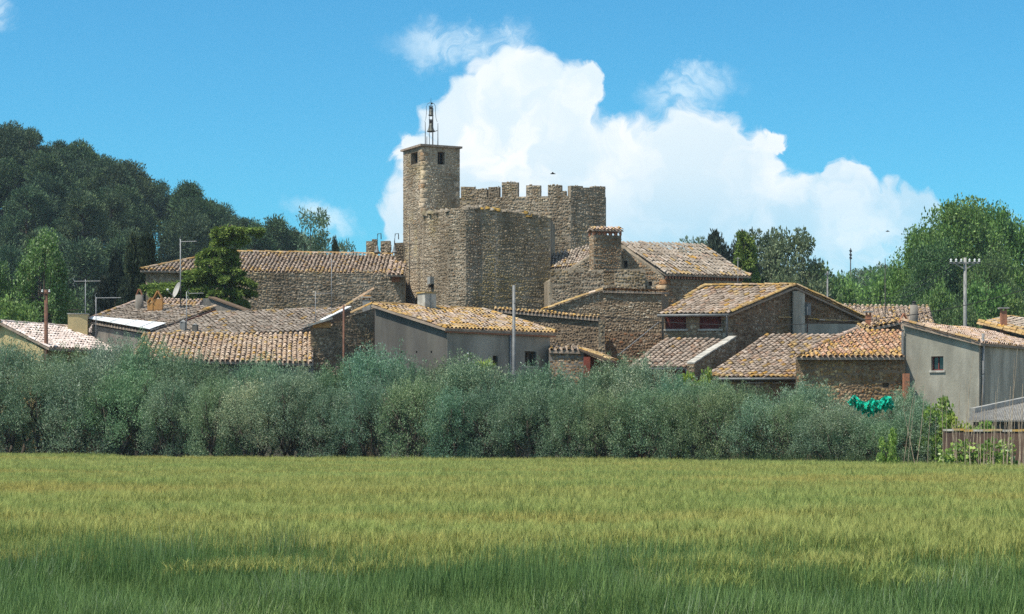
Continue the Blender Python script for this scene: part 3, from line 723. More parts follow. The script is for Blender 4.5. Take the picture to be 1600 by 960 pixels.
# ------------------------------------------------------------------ village houses
def white_roof_house():
    R1, R2 = at(0, 503, 99.3), at(112, 510, 104.6); R2.z = R1.z
    E2 = at(186, 549, 103); E1 = E2+(R1-R2)
    t = thing('white_tiled_house', 'cream house with pale pinkish white tile roof at the edge of the olives', 'house', (E2.x, E2.y, 0))
    d = (R1-R2).normalized(); R1e, E1e = R1, E1
    q = [E1e-d*.15, E2+d*.15, R2+d*.15, R1e-d*.15]; bk = (R1-E1); bk = V(bk.x, bk.y, 0)
    foot = [E1e-d*.15, E2+d*.15, R2+d*.15, R2+bk+d*.15, R1e+bk-d*.15, R1e-d*.15]; ins = V(-.35, .25, 0)
    foot = [E1e+V(-.3, .2, 0), E2+V(-.4, .0, 0), R2+V(0, -.3, 0), R2+bk, R1e+bk, R1e+V(0, .3, 0)]
    MB().prism([(p.x, p.y) for p in foot], ZB, [E2.z-.15, E2.z-.15, R2.z-.15, E2.z-.15, E2.z-.15, R1.z-.15]).build('wall', K['cream'], t)
    tile_roof(t, E1e, E2, R2, R1e, 'white', 0, 0, 0, 0, single=300, noise_l=0)
    MB().slab([R1e-V(0, 0, .03), R2-V(0, 0, .03), R2+bk*1.05+V(0, 0, E2.z-R2.z), R1e+bk*1.05+V(0, 0, E2.z-R2.z)], .1).build('roof', K['deck'], t)
    tile_line(t, 'ridge_tiles', R1e, R2, 'white', 0)
    c = at(122.5, 519, 104); k = 104/F
    ch = MB().box(c-V(0, 0, .4), 30*k, .8, 27*k+.4, V(1, .12, 0)).build('chimney', K['cream'], t)
    zt = EYE+(HOR-492)*k
    MB().box(V(c.x, c.y, zt), 32*k, .86, .05, V(1, .12, 0)).build('chimney_band', K['coping'], ch)
    cw = 15*k
    MB().add([(c.x-cw, c.y-.5, zt+.20), (c.x+cw*1.15, c.y-.5, zt+.20), (c.x+cw*1.15, c.y+.5, zt+.24), (c.x-cw, c.y+.5, zt+.24), (c.x, c.y-.5, zt+.27), (c.x, c.y+.5, zt+.3)], [(0, 4, 5, 3), (4, 1, 2, 5)]).build('chimney_cap', K['zinc'], ch)
    for sx_ in (-.38, .38): MB().tube([(c.x+sx_, c.y-.3, zt), (c.x+sx_, c.y-.3, zt+.22)], .02, 5).build('cap_post', K['iron'], ch)
    # low wing behind the chimney
    a, b = at(136, 521, 106), at(181, 525, 104.5)
    g = thing('low_wing', 'low cream wing with scalloped pale tile eave beside the cream chimney', 'house', (a.x, a.y, 0))
    b2 = b+V(.1, 3, 0)
    MB().prism([(p.x, p.y) for p in (a+V(0, .3, 0), b+V(-.1, .3, 0), b2+V(-.1, 0, 0), a+V(0, 4, 0))], ZB, [a.z-.1, b.z-.1, b.z-.1, a.z]).build('wall', K['cream'], g)
    tile_roof(g, a, b, b+V(-.4, 3, .62), a+V(-.4, 3, .62), 'white', 0, 0, 0, 0, single=60, noise_l=0)
white_roof_house()

def grey_roof_house():
    A, C, B, D = at(138, 501, 104), at(236, 518, 101.2), at(337, 481, 107), at(216, 472, 110)
    t = thing('grey_tiled_house', 'low house with dusty grey tile roof, dark red verge board and white sheet patch', 'house', (C.x, C.y, 0))
    i = lambda p, q, f: p+(q-p)*f
    cen = (A+B+C+D)/4
    foot = [i(p, cen, .06) for p in (A, C, B, D)]
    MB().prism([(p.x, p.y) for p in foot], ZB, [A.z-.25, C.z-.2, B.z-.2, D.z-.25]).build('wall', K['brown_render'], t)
    tile_roof(t, A, C, B, D, 'grey', .0, 0, .15, .55, noise_l=.08)
    # bright ridge strip of the slope behind
    r0, r1 = at(222, 478.3, 109.6), at(308, 479.5, 107.9)
    tile_roof(t, r0+V(0, .3, 0), r1+V(0, .3, 0), r1+V(0, 2.2, .52), r0+V(0, 2.2, .52), 'pink', .2, .2, .0, .0, noise_l=.2)
    tile_line(t, 'hip_tiles', A+V(0, 0, .06), D+V(0, 0, .06), 'pink', .2)
    tile_line(t, 'verge_tiles', i(C, B, .72)+V(0, 0, .06), B+V(0, 0, .06), 'warm', .9)
    o = V(.03, -.04, 0)
    MB().hexa([C+o+V(0, 0, -.34), B+o+V(0, 0, -.34), B+V(0, .1, -.34), C+V(0, .1, -.34), C+o-V(0, 0, .08), B+o-V(0, 0, .08), B+V(0, .1, -.08), C+V(0, .1, -.08)]).build('verge_board', K['red_render'], t)
    # white sheet laid over the low corner
    s = [i(A, C, .0), i(A, C, 1.0), i(C, B, .24), i(A, D, .10)]
    up = V(-.05, -.05, .13)
    sh = [p+up for p in s]
    sheet = MB().slab(sh, .03).build('metal_sheet', K['white'], t)
    for f in (.15, .38, .62, .85):
        MB().beam(i(sh[0], sh[1], f)+V(0, 0, .02), i(sh[3], sh[2], f)+V(0, 0, .02), .05, .03).build('sheet_rib', K['white'], sheet)
    # cylindrical chimney with two leaning tiles
    c = at(218, 480, 107.5); k = 107.5/F
    ch = MB().lathe(c, [(6.8*k, -.4), (6.6*k, 0), (6.3*k, 19*k), (.02, 19.2*k)], 12).build('chimney', K['brown_render'], t, True)
    for s_ in (-1, 1):
        MB().beam(c+V(s_*4.5*k, 0, 18*k), c+V(s_*.8*k, 0, 28*k), .30, .04).build('cap_tile', K['brick'], ch)
    # triangular hood vents of flat terracotta
    for px, py, w, h in ((247, 478, 9, 24), (236, 479, 6, 13)):
        c = at(px, py, 106.6); k = 106.6/F
        hv = MB().box(c-V(0, 0, .3), w*k*1.6, .4, .3+h*k*.42).build('chimney_hood', K['ochre'], t)
        zt = c.z+h*k*.42
        for s_ in (-1, 1):
            MB().beam(V(c.x+s_*w*k*.8, c.y, zt), V(c.x-s_*.01, c.y, c.z+h*k), .5, .05).build('hood_tile', K['ochre'], hv)
grey_roof_house()

def hip_roof_house():
    C, BR, TR, TL = at(228, 525, 100.4), at(466, 519, 102), at(547, 481, 108), at(334, 488, 106)
    t = thing('broad_tiled_house', 'broad house roof of mottled grey and pink tiles with dark gable edge', 'house', (BR.x, BR.y, 0))
    cen = (C+BR+TR+TL)/4; i = lambda p, q, f: p+(q-p)*f
    foot = [i(p, cen, .05) for p in (C, BR, TR, TL)]
    MB().prism([(p.x, p.y) for p in foot], ZB, [C.z-.25, BR.z-.25, TR.z-.22, TL.z-.25]).build('wall', K['red_render'], t)
    tile_roof(t, C, BR, TR, TL, 'grey', .02, .1, .12, .2, noise_l=.1)
    o = V(.03, -.04, 0)
    MB().hexa([BR+o+V(0, 0, -.36), TR+o+V(0, 0, -.36), TR+V(0, .1, -.36), BR+V(0, .1, -.36), BR+o-V(0, 0, .1), TR+o-V(0, 0, .1), TR+V(0, .1, -.1), BR+V(0, .1, -.1)]).build('verge_board', K['wood'], t)
    MB().beam(i(BR, TR, .42)+V(.05, 0, .07), i(BR, TR, .97)+V(.05, 0, .09), .22, .05).build('flashing', K['white'], t)
    # low wall between the two roofs, rising to a hump
    a, b, c = at(304, 467, 113), at(330, 466, 113), at(388, 487, 111)
    w = thing('plastered_wall', 'low grey brown plastered wall sloping down beside the cedar', 'wall', (a.x, a.y, 2))
    z = lambda p: p.z
    v = [a, b, c]; MB().prism([(p.x, p.y) for p in v]+[(p.x, p.y+.4) for p in v[::-1]], 2, [p.z for p in v]+[p.z for p in v[::-1]]).build('wall', K['brown_render'], w)
    MB().beam(b+V(0, .15, .05), c+V(0, .15, .05), .5, .08).build('coping', K['wood'], w)
hip_roof_house()

def ochre_roof_house():
    eL, eR = at(205, 560, 95.2), at(489, 567, 94.5); rL, rR = at(222, 521, 99.5), at(489, 520.5, 99)
    t = thing('ochre_tiled_house', 'low house with ochre lichen tile roof sloping down into the olives', 'house', (eR.x, eR.y, 0))
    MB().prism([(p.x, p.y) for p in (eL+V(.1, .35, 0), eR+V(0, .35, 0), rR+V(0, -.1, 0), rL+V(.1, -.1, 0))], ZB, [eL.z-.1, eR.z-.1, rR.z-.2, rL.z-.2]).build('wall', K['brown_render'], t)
    tile_roof(t, eL, eR, rR, rL, 'warm', .12, .2, .2, .5, single=300, noise_l=.3)
ochre_roof_house()

def stone_gable_house():
    a, b = at(485, 510, 96.8), at(584, 483, 97.6)
    t = thing('rubble_gable_house', 'dark rubble stone gable between ochre roof and grey rendered house', 'house', (a.x, a.y, 0))
    k = 97/F; zf = lambda py: EYE+(HOR-py)*k
    xs = [(485, 511), (519, 509), (519.3, 503), (584, 481)]; n = 4; L = b-a
    P = lambda px: a+L*((px-485)/99)
    foot = [P(x) for x, _ in xs]
    MB().prism([(p.x, p.y) for p in foot]+[(p.x, p.y+3.0) for p in foot[::-1]], ZB, [zf(y) for _, y in xs]+[zf(y) for _, y in xs[::-1]]).build('wall', K['brown_mortar'], t)
    stones(t, a, b, 2.5, [((x-485)/99, zf(y)-.03) for x, y in xs], 'dark', (.12, .22), (.16, .38), single=True)
    MB().beam(P(481)+V(0, -.1, zf(508.5)-a.z), P(519)+V(0, -.1, zf(507.5)-a.z), .35, .09).build('lintel', K['coping'], t)
    MB().box(P(503)+V(0, -.03, zf(517.5)-a.z), 28*k, .1, 8*k, L).build('plaster_panel', K['ochre'], t)
    tile_line(t, 'verge_tiles', P(519)+V(0, .1, zf(501)-a.z), P(583.5)+V(0, .1, zf(479.5)-a.z), 'warm', .6)
    tile_line(t, 'cornice_tiles', P(548)+V(0, -.05, zf(508.5)-a.z), P(581)+V(0, -.05, zf(501.5)-a.z), 'warm', .5)
    # chimney pot with a capping of tiles behind
    c = at(573, 478, 100); kk = 100/F
    ch = thing('small_chimney', 'small grey chimney topped with stacked tiles at the grey house corner', 'chimney', (c.x, c.y, c.z))
    MB().box(c-V(0, 0, 1.2), 12*kk, .4, 1.2+8*kk).build('shaft', K['concrete'], ch)
    for s_ in (-1, 1): MB().box(c+V(s_*4.5*kk, 0, 8*kk), .06, .3, 4*kk).build('cap_leg', K['brick'], ch)
    MB().box(c+V(0, 0, 12*kk), 17*kk, .5, .06).build('cap_slab', K['coping'], ch); MB().box(c+V(.02, 0, 12*kk+.062), 12*kk, .4, .07).build('cap_tile', K['ochre'], ch)
stone_gable_house()

def grey_house():
    c = at(697, 512, 92); E2 = atz(868, 520, c.z); u = (E2-c); u.normalize(); n = perp(u)
    W = hit(c, n, 583); L = (W-c).length; rz = EYE+(HOR-475)/F*W.y
    t = thing('grey_rendered_house', 'grey rendered house with ochre lichen tile roof and big pale chimney', 'house', (c.x, c.y, 0))
    top2 = E2+n*L
    ci, e2 = c+u*.12+n*.12, E2-u*.3+n*.12
    foot = [ci, e2, e2+n*(L-.1), ci+n*(L-.1)]
    rzz = rz-.12
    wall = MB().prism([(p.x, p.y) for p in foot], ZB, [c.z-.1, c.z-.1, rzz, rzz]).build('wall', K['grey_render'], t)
    # paler front coat, colour lifted further to offset shade on the eave side
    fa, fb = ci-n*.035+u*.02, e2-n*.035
    coat = MB().prism([(p.x, p.y) for p in (fa, fb, fb+n*.034, fa+n*.034)], ZB, [c.z-.16]*4).build('shade_lifted_coat', K['grey_render2'], t)
    zf = lambda py, px: EYE+(HOR-py)/F*hit(ci, u, px).y
    for p0, p1, y0, y1 in ((770, 778, 556, 572), (820, 838, 549, 572)):
        t0, t1 = (hit(fa, u, p0)-fa).length, (hit(fa, u, p1)-fa).length
        z0, z1 = zf(y1, p0), zf(y0, p0)
        cut(coat, MB().hexa([fa+u*t0-n*.2+V(0, 0, z0-c.z), fa+u*t1-n*.2+V(0, 0, z0-c.z), fa+u*t1+n*.2+V(0, 0, z0-c.z), fa+u*t0+n*.2+V(0, 0, z0-c.z),
                            fa+u*t0-n*.2+V(0, 0, z1-c.z), fa+u*t1-n*.2+V(0, 0, z1-c.z), fa+u*t1+n*.2+V(0, 0, z1-c.z), fa+u*t0+n*.2+V(0, 0, z1-c.z)]))
        opening(t, wall, ci, e2, t0-.02, t1-.02, z0, z1, .22, 'glass', 'wood', sill=True)
    rt = ci+n*(L-.1)
    # putlog holes in the side wall
    for px in (602, 627, 651, 674):
        p = hit(ci, n, px); z = EYE+(HOR-552)/F*p.y
        cut(wall, MB().box(V(p.x, p.y, z), .09, .3, .10, n))
    ov = u*.0
    tile_roof(t, c-n*.05-u*.1, E2-n*.05, top2+V(0, 0, rz-c.z), W+V(0, 0, rz-c.z)-u*.1, 'mixed', .25, .55, .3, .6, single=300, noise_l=.5)
    tile_line(t, 'ridge_tiles', W+V(0, 0, rz-c.z), top2+V(0, 0, rz-c.z), 'warm', .9)
    tile_line(t, 'verge_tiles', E2+V(0, 0, .03), top2+V(0, 0, rz-c.z+.03), 'grey', .3)
    # timber eave board
    MB().hexa([c-n*.02+V(0, 0, -.22), E2-n*.02+V(0, 0, -.22), E2+n*.1+V(0, 0, -.22), c+n*.1+V(0, 0, -.22), c-n*.02+V(0, 0, -.14), E2-n*.02+V(0, 0, -.14), E2+n*.1+V(0, 0, -.14), c+n*.1+V(0, 0, -.14)]).build('eave_board', K['brick'], t)
    pd = hit(ci, u, 795)-n*.10
    pipe(t, [V(pd.x, pd.y, c.z-.2), V(pd.x, pd.y, 0)], .05)
    # chimney
    k = 97.5/F; p = at(667, 478, 97.5)
    ch = MB().box(p-V(0, 0, .5), 21*k, 21*k, .5+19*k, V(.8, .6, 0)).build('chimney', K['coping'], t)
    MB().box(p+V(0, 0, 19*k), 24*k, 24*k, .06, V(.8, .6, 0)).build('chimney_slab', K['lichen_stone'], ch)
    w = V(.8, .6, 0)
    MB().box(p-perp(w)*(10.6*k)+w*.0-V(0, 0, .3), 2*k, .06, .3+18*k, w).build('chimney_seam', K['concrete'], ch)
grey_house()

def coped_walls():
    # wall with a tile coping stepping down from the grey house
    a, b = at(772, 483, 103.5), at(938, 497, 101.2)
    t = thing('coped_wall', 'dark rubble wall with row of orange lichened coping tiles beside the grey house', 'wall', (a.x, a.y, 2))
    MB().prism([(p.x, p.y) for p in (a, b, b+V(0, .5, 0), a+V(0, .5, 0))], ZB, [a.z, b.z, b.z, a.z]).build('wall', K['brown_mortar'], t)
    stones(t, a, b, 2.5, [(0, a.z), (1, b.z)], 'dark', (.11, .2), (.13, .32))
    L = b-a; n = 30
    tl = tile_roof(t, a+V(0, -.16, -.02), b+V(0, -.16, -.02), b+V(0, .4, .12), a+V(0, .4, .12), 'warm', .85, .2, pitch=.2)
    # taller gabled house wall
    z = lambda py: EYE+(HOR-py)/F*104.2
    A, B = at(846, 485, 104.6), at(1034, 456, 103.8)
    g = thing('tall_rubble_house', 'tall dark rubble house front with sloping orange tile coping and corner buttress', 'house', (A.x, A.y, 2))
    xs = [(846, 485), (942, 453), (1034, 456)]
    P = lambda px: A+(B-A)*((px-846)/188)
    foot = [P(x) for x, _ in xs]
    bk = V(.8, 6, 0)
    MB().prism([(p.x, p.y) for p in foot]+[(p.x+bk.x, p.y+bk.y) for p in foot[::-1]], ZB, [z(y)-.04 for _, y in xs]+[z(y)-.04 for _, y in xs[::-1]]).build('wall', K['brown_mortar'], g)
    P0 = P(942)
    stones(g, A, P0, 3, [(0, z(485)), (1, z(453)-.05)], 'castle', (.11, .2), (.14, .34))
    stones(g, P0, B, 6.85, [(0, z(453)-.05), (1, z(456)-.05)], 'castle', (.11, .2), (.14, .34))
    stones(g, P0, B, 2.5, [(0, 6.85), (1, 6.85)], 'gable', (.11, .2), (.14, .34))
    d1 = (foot[1]-A)
    tile_line(g, 'verge_tiles', V(A.x, A.y-.05, z(485)), V(P0.x, P0.y-.05, z(453)), 'warm', .9, 1.3)
    e0, e1 = P0+V(0, -.15, z(453)-A.z), B+V(0, -.15, z(456)-A.z)
    tile_roof(g, V(P0.x, P0.y-.15, z(453)), V(B.x, B.y-.15, z(456)), V(B.x+.8, B.y+5.5, z(456)+.35), V(P0.x+.8, P0.y+5.5, z(453)+.35), 'warm', .3, .5, pitch=.21)
    bt = at(940, 500, 100.9)
    bu = MB().prism([(bt.x-.14, bt.y), (bt.x+.16, bt.y), (bt.x+.2, bt.y+3), (bt.x-.14, bt.y+3)], ZB, [bt.z]*4).build('buttress', K['mortar'], g)
    stones(bu, (bt.x-.14, bt.y), (bt.x+.16, bt.y), 2.5, [(0, bt.z), (1, bt.z)], 'castle', (.2, .3), (.2, .3))
    # low outhouse with tiled wall top and lean-to verge
    a, b = at(858, 547, 95.5), at(912, 548, 95.2)
    o = thing('outhouse', 'small pinkish outhouse with tiled top and slanting lean-to roof over dark opening', 'shed', (a.x, a.y, 0))
    MB().prism([(p.x, p.y) for p in (a, b, b+V(0, 2, 0), a+V(0, 2, 0))], ZB, [a.z, b.z, b.z, a.z]).build('wall', K['brown_render'], o)
    stones(o, a, b, 2.5, [(0, a.z-.1), (1, b.z-.1)], 'brown', (.12, .2), (.2, .4), proud=(.005, .02))
    tile_roof(o, a+V(0, -.12, 0), b+V(0, -.12, 0), b+V(0, 2, .35), a+V(0, 2, .35), 'grey', .25, .2)
    s0, s1 = at(904, 543.5, 95), at(952, 561, 94.6)
    tile_roof(o, s1, s1+V(.5, 2.6, 0), s0+V(.5, 2.6, 0), s0, 'warm', .5, .4)
    MB().beam(s0+V(0, -.02, -.07), s1+V(0, -.02, -.07), .08, .09).build('verge_beam', K['wood'], o)
    MB().prism([(b.x+.02, b.y+1.2), (s1.x-.1, s1.y+1.2), (s1.x-.1, s1.y+1.4), (b.x+.02, b.y+1.4)], ZB, [b.z-.05, s1.z-.15, s1.z-.15, b.z-.05]).build('back_wall', K['brick'], o)
    MB().box(at(917, 590, 95), .3, .3, .95).build('brick_pier', K['red_render'], o)
coped_walls()

def shutter_house():
    c = at(1137, 490, 97); z = c.z; uG = V(.82, .572, 0); G2 = hit(c, uG, 1352); AP = hit(c, uG, 1241)
    apz = EYE+(HOR-447)/F*AP.y
    W = at(1028, 490.5, 97.4); W.z = z; uE = (W-c).normalized()
    le = (W-c).length
    rl = 4.3                       # ridge runs back parallel to the eave wall
    R0 = V(AP.x, AP.y-.0, apz); R1 = at(1101, 448.5, (apz-EYE)*F/(HOR-448.5)); R1.z = apz
    t = thing('shuttered_house', 'stone house with dark red shutters, zinc gutter and lichened gable roof', 'house', (c.x, c.y, 0))
    ci, wi = c+V(-.02, .18, 0)+uG*.08, W+V(.3, .18, 0); g2 = G2-uG*.2+V(-.02, .18, 0); AP = AP+V(-.02, .18, 0); back = V(-3.2, 4.5, 0)
    foot = [wi, ci, V(AP.x, AP.y, 0), g2, g2+back, wi+V(.5, 6, 0)]
    wall = MB().prism([(p.x, p.y) for p in foot], ZB, [z-.12, z-.12, apz-.14, z-.14, z-.12, z-.12]).build('wall', K['brown_mortar'], t)
    u = (ci-wi).normalized(); zf = lambda py: EYE+(HOR-py)/F*97.3
    hs = []
    for p0, p1 in ((1039.5, 1072), (1093, 1127)):
        t0, t1 = (hit(wi, u, p0)-wi).length, (hit(wi, u, p1)-wi).length
        opening(t, wall, wi, ci, t0, t1, zf(514), zf(493.5), .3, 'shutter', 'shutter', True, True); hs.append((t0-.1, t1+.1, zf(517.5), zf(492)))
    stones(t, wi, ci, 4.3, [(0, z-.15), (1, z-.15)], 'castle', (.12, .2), (.16, .36), hs, (.01, .04))
    gl = (g2-ci).length; fa = (V(AP.x, AP.y, 0)-V(ci.x, ci.y, 0)).length/gl
    pil0, pil1 = (hit(c, uG, 1237)-ci).length, (hit(c, uG, 1256.5)-ci).length
    zc = lambda px, py: EYE+(HOR-py)/F*hit(c, uG, px).y
    stones(t, ci, g2, 3.0, [(0, z-.15), (fa, apz-.15), (1, z-.15)], 'gable', (.10, .19), (.13, .32), [(pil0, pil1, 0, 12), (pil1, gl, 0, zc(1300, 505))])
    quoins(t, ci, wi-ci, uG, 4.5, z-.25, 'castle', (.28, .45))
    on = V(uG.y, -uG.x, 0)
    A_, B_ = hit(c, uG, 1238), hit(c, uG, 1256)
    MB().prism([(p.x, p.y) for p in (A_+on*.07, B_+on*.07, B_, A_)], 2, [zc(1238, 455), zc(1256, 455), zc(1256, 455), zc(1238, 455)]).build('pilaster', K['brown_coat'], t)
    A_, B_ = hit(c, uG, 1257), hit(c, uG, 1348)
    MB().prism([(p.x, p.y) for p in (A_+on*.06, B_+on*.06, B_, A_)], 3, [zc(1257, 506), zc(1348, 507), zc(1348, 507), zc(1257, 506)]).build('plaster_band', K['pale_render'], t)
    tile_line(t, 'string_course_tiles', hit(c, uG, 1260)+on*.05+V(0, 0, zc(1260, 500)-z), hit(c, uG, 1340)+on*.05+V(0, 0, zc(1340, 504)-z), 'warm', .7, .9)
    tile_line(t, 'string_course_tiles', hit(c, uG, 1214)+on*.05+V(0, 0, zc(1214, 497)-z), hit(c, uG, 1234)+on*.05+V(0, 0, zc(1234, 498)-z), 'warm', .7, .8)
    p = hit(c, uG, 1259)+on*.16
    bx_ = thing('meter_box', 'pale grey metal box fixed beside the plaster pilaster on the gable', 'meter box', (p.x, p.y, zc(1259, 492)))
    MB().box(V(p.x, p.y, zc(1259, 493)), .22, .18, .56, uG).build('box', K['zinc'], bx_); MB().box(V(p.x, p.y, zc(1259, 493)+.563), .26, .22, .03, uG).build('lid', K['zinc'], bx_)
    MB().tube([V(p.x-.02, p.y+.03, zc(1259, 493)), V(p.x-.02, p.y+.03, zc(1259, 520))], .03, 6).build('conduit', K['rust'], bx_)
    eL, eR = W+V(0, -.12, 0), c+V(.05, -.12, 0)
    tile_roof(t, eL, eR, R0+V(.05, -.05, 0), R1, 'mixed', .03, .25, .55, .75, single=300, noise_l=.18)
    tile_line(t, 'ridge_tiles', R1+V(0, 0, .05), R0+V(0, 0, .05), 'warm', .95)
    tile_line(t, 'hip_tiles', eL+V(0, 0, .05)+(R1-eL)*.55, R1+V(0, 0, .05), 'warm', .8)
    tile_line(t, 'verge_tiles', eR+V(.06, 0, .05), R0+V(.06, 0, .05), 'warm', .95)
    G2r = G2+on*.1
    tile_roof(t, G2r+V(0, 0, 0), G2r+V(-3.0, 4.2, 0), R1, R0+on*.12, 'warm', .4, .4, .6)
    tile_line(t, 'verge_tiles', G2r+V(0, 0, .05), R0+on*.12+V(0, 0, .05), 'warm', .95)
    gutter(t, eL+V(-.05, -.06, -.09), eR+V(-.02, -.06, -.09), .065)
    pipe(t, [eR+V(-.12, -.06, -.1), eR+V(-.1, .02, -.35), V(eR.x-.1, eR.y+.02, zf(530))], .05)
shutter_house()

def low_roofs():
    # small red-walled house in front
    eL, eR = at(980, 573, 92), at(1070, 574, 92.6); eL.z = eR.z
    rR, rL = at(1136, 531, 96.4), at(1040, 528, 96.6)
    t = thing('red_walled_house', 'small red walled house with mottled tile roof below the shuttered house', 'house', (eR.x, eR.y, 0))
    MB().prism([(p.x, p.y) for p in (eL+V(.1, .3, 0), eR+V(0, .3, 0), rR, rL)], ZB, [eL.z-.1, eR.z-.1, rR.z-.15, rL.z-.15]).build('wall', K['red_render'], t)
    tile_roof(t, eL, eR, rR, rL, 'mixed', .0, .05, .0, .0, single=300, noise_l=.06)
    gutter(t, eL+V(0, -.05, -.08), eR+V(.02, -.05, -.08), .05)
    pipe(t, [eR+V(.05, -.05, -.08), eR+V(.06, 0, -.3), V(eR.x+.06, eR.y, 0)], .045)
    # sloping parapet
    a, b = at(1074, 569, 92.4), at(1140, 528, 96.6)
    w = thing('sloping_parapet', 'rubble parapet wall with pale coping stepping up between two tiled roofs', 'wall', (a.x, a.y, 0))
    o = V(.30, -.12, 0)
    q = [a, b, b+o, a+o]
    MB().prism([(p.x, p.y) for p in q[::-1]], ZB, [a.z-.02, b.z-.02, b.z, a.z]).build('wall', K['brown_mortar'], w)
    stones(w, a+o, b+o, 2.0, [(0, a.z-.02), (1, b.z-.02)], 'castle', (.12, .22), (.16, .4))
    stones(w, a, a+o, 2.0, [(0, a.z-.02), (1, a.z-.02)], 'castle', (.12, .22), (.16, .3))
    n = 6
    for k in range(n):
        p0, p1 = a+(b-a)*(k/n), a+(b-a)*((k+.96)/n); j = random.uniform(0, .05)
        MB().hexa([p0+V(-.03, 0, .0+j), p0+o*1.08+V(0, 0, .0+j), p1+o*1.08+V(0, 0, .0+j), p1+V(-.03, 0, .0+j)]+[p0+V(-.03, 0, .07+j), p0+o*1.08+V(0, 0, .07+j), p1+o*1.08+V(0, 0, .07+j), p1+V(-.03, 0, .07+j)]).build('coping_stone', K['coping'], w)
    # broad lower roof
    eL, eR = at(1098, 589, 91.3), at(1252, 589, 91.3)
    rL, rR = at(1196, 523, 97), at(1366, 523, 97)
    h = thing('lower_tiled_house', 'lower house with broad tile roof in warm stripes and orange eave', 'house', (eR.x, eR.y, 0))
    fx = [eL+V(.3, .35, 0), eR+V(0, .35, 0), rR, rL]
    MB().prism([(p.x, p.y) for p in fx], ZB, [eL.z-.12, eR.z-.12, rR.z-.2, rL.z-.2]).build('wall', K['brown_mortar'], h)
    stones(h, fx[0], fx[1], 2, [(0, eL.z-.25), (1, eL.z-.25)], 'brown')
    tile_roof(h, eL, eR, rR, rL, 'mixed', .05, .7, .1, .35, single=300, noise_l=.2)
    gutter(h, eL+V(.6, -.05, -.1), eR+V(-.1, -.05, -.1), .06)
    tile_line(h, 'cornice_tiles', eL+V(.8, .25, -.32), eR+V(-.1, .25, -.32), 'pink', .2, .8)
    # barn with the near rubble wall
    a, b = at(1243, 557, 89.6), at(1413, 556, 89.6); b.z = a.z
    top = at(1375, 516, 94.6)-b
    n_ = thing('rubble_barn', 'barn of brown rubble stone under orange and pink tile roof', 'barn', (a.x, a.y, 0))
    wa, wb = a+V(.05, .3, 0), b+V(.1, .3, 0)
    wl = MB().prism([(p.x, p.y) for p in (wa, wb, wb+V(0, 4.5, 0), wa+V(2.5, 4.5, 0))], ZB, [a.z-.1, a.z-.1, a.z+1.1, a.z+1.1]).build('wall', K['brown_mortar'], n_)
    u = wb-wa; hx = (hit(wa, u.normalized(), 1384)-wa).length; zh = EYE+(HOR-606)/F*89.9
    cut(wl, MB().box(wa+u.normalized()*hx+V(0, 0, zh-a.z), .27, .4, .2, u))
    stones(n_, wa, wb, 1.9, [(0, a.z-.06), (1, a.z-.06)], 'brown', (.11, .21), (.16, .40), [(hx-.16, hx+.16, zh-.02, zh+.22)], (.02, .07), single=True)
    poly = [a, b, at(1413, 514.5, 94.6), at(1338, 520.5, 94.6)]
    eR2 = b+(b-a)*.35
    zt = b.z+top.z
    for q in poly[2:]: q.z = zt
    tile_roof(n_, a, eR2, eR2+top, a+top, 'terra', .15, .75, .1, .25, poly=poly, single=300, noise_l=.3)
    tile_line(n_, 'hip_tiles', a+V(0, 0, .05), poly[3]+V(0, 0, .05), 'pink', .35)
    pb = at(1417, 580, 89.3)
    MB().box(V(pb.x, pb.y+.2, ZB), .24, .4, 4.05-ZB+.3).build('brick_pier', K['brick'], n_)
low_roofs()

def right_house():
    c = at(1530, 535, 88); z = c.z; E2 = atz(1600, 541, z); u = (E2-c).normalized(); n = perp(u)
    W = hit(c, n, 1410); L = (W-c).length; rz = EYE+(HOR-503)/F*W.y
    E3 = c+u*9
    t = thing('pale_rendered_house', 'pale cement house with one small window and pinkish tile roof behind the garden', 'house', (c.x, c.y, 0))
    ci, e3 = c+u*.1+n*.08, E3+n*.08
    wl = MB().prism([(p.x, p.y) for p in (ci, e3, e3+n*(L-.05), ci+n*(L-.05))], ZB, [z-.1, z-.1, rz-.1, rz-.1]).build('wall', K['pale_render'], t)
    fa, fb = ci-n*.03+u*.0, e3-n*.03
    MB().prism([(p.x, p.y) for p in (fa, fb, fb+n*.028, fa+n*.028)], ZB, [z-.14]*4).build('shade_lifted_coat', K['brown_coat'], t)  # coat colour lightened to make up for the shade on this side
    a, b = ci+n*(L-.05), ci
    uu = (b-a).normalized(); t0, t1 = (hit(a, uu, 1455)-a).length, (hit(a, uu, 1474)-a).length
    y_ = hit(a, uu, 1465).y; zf = lambda py: EYE+(HOR-py)/F*y_
    opening(t, wl, a, b, t0, t1, zf(579), zf(557), .22, 'glass', 'shutter', True)
    tile_roof(t, c-u*.08-n*.1, E3-n*.1, E3+n*L+V(0, 0, rz-z), W-u*.08+V(0, 0, rz-z), 'pink', .05, .1, .25, .3, single=300, noise_l=.12)
    tile_line(t, 'verge_tiles', c-u*.06+V(0, 0, .04), W-u*.06+V(0, 0, rz-z+.04), 'warm', .4)
    p = hit(ci, u, 1532)-n*.12; p2 = hit(a, uu, 1413)+V(uu.y, -uu.x, 0)*.1
    pipe(t, [V(p.x, p.y, EYE+(HOR-521)/F*88), V(p.x, p.y, 1)], .06)
    for py in (585,): MB().lathe(V(p.x, p.y, EYE+(HOR-py)/F*88), [(.06, 0), (.08, .01), (.08, .06), (.06, .07)], 8).build('pipe_collar', K['zinc'], t)
    pipe(t, [V(p2.x, p2.y, EYE+(HOR-516)/F*p2.y), V(p2.x-.04, p2.y, EYE+(HOR-520)/F*p2.y), V(p2.x-.04, p2.y, 1)], .05)
right_house()

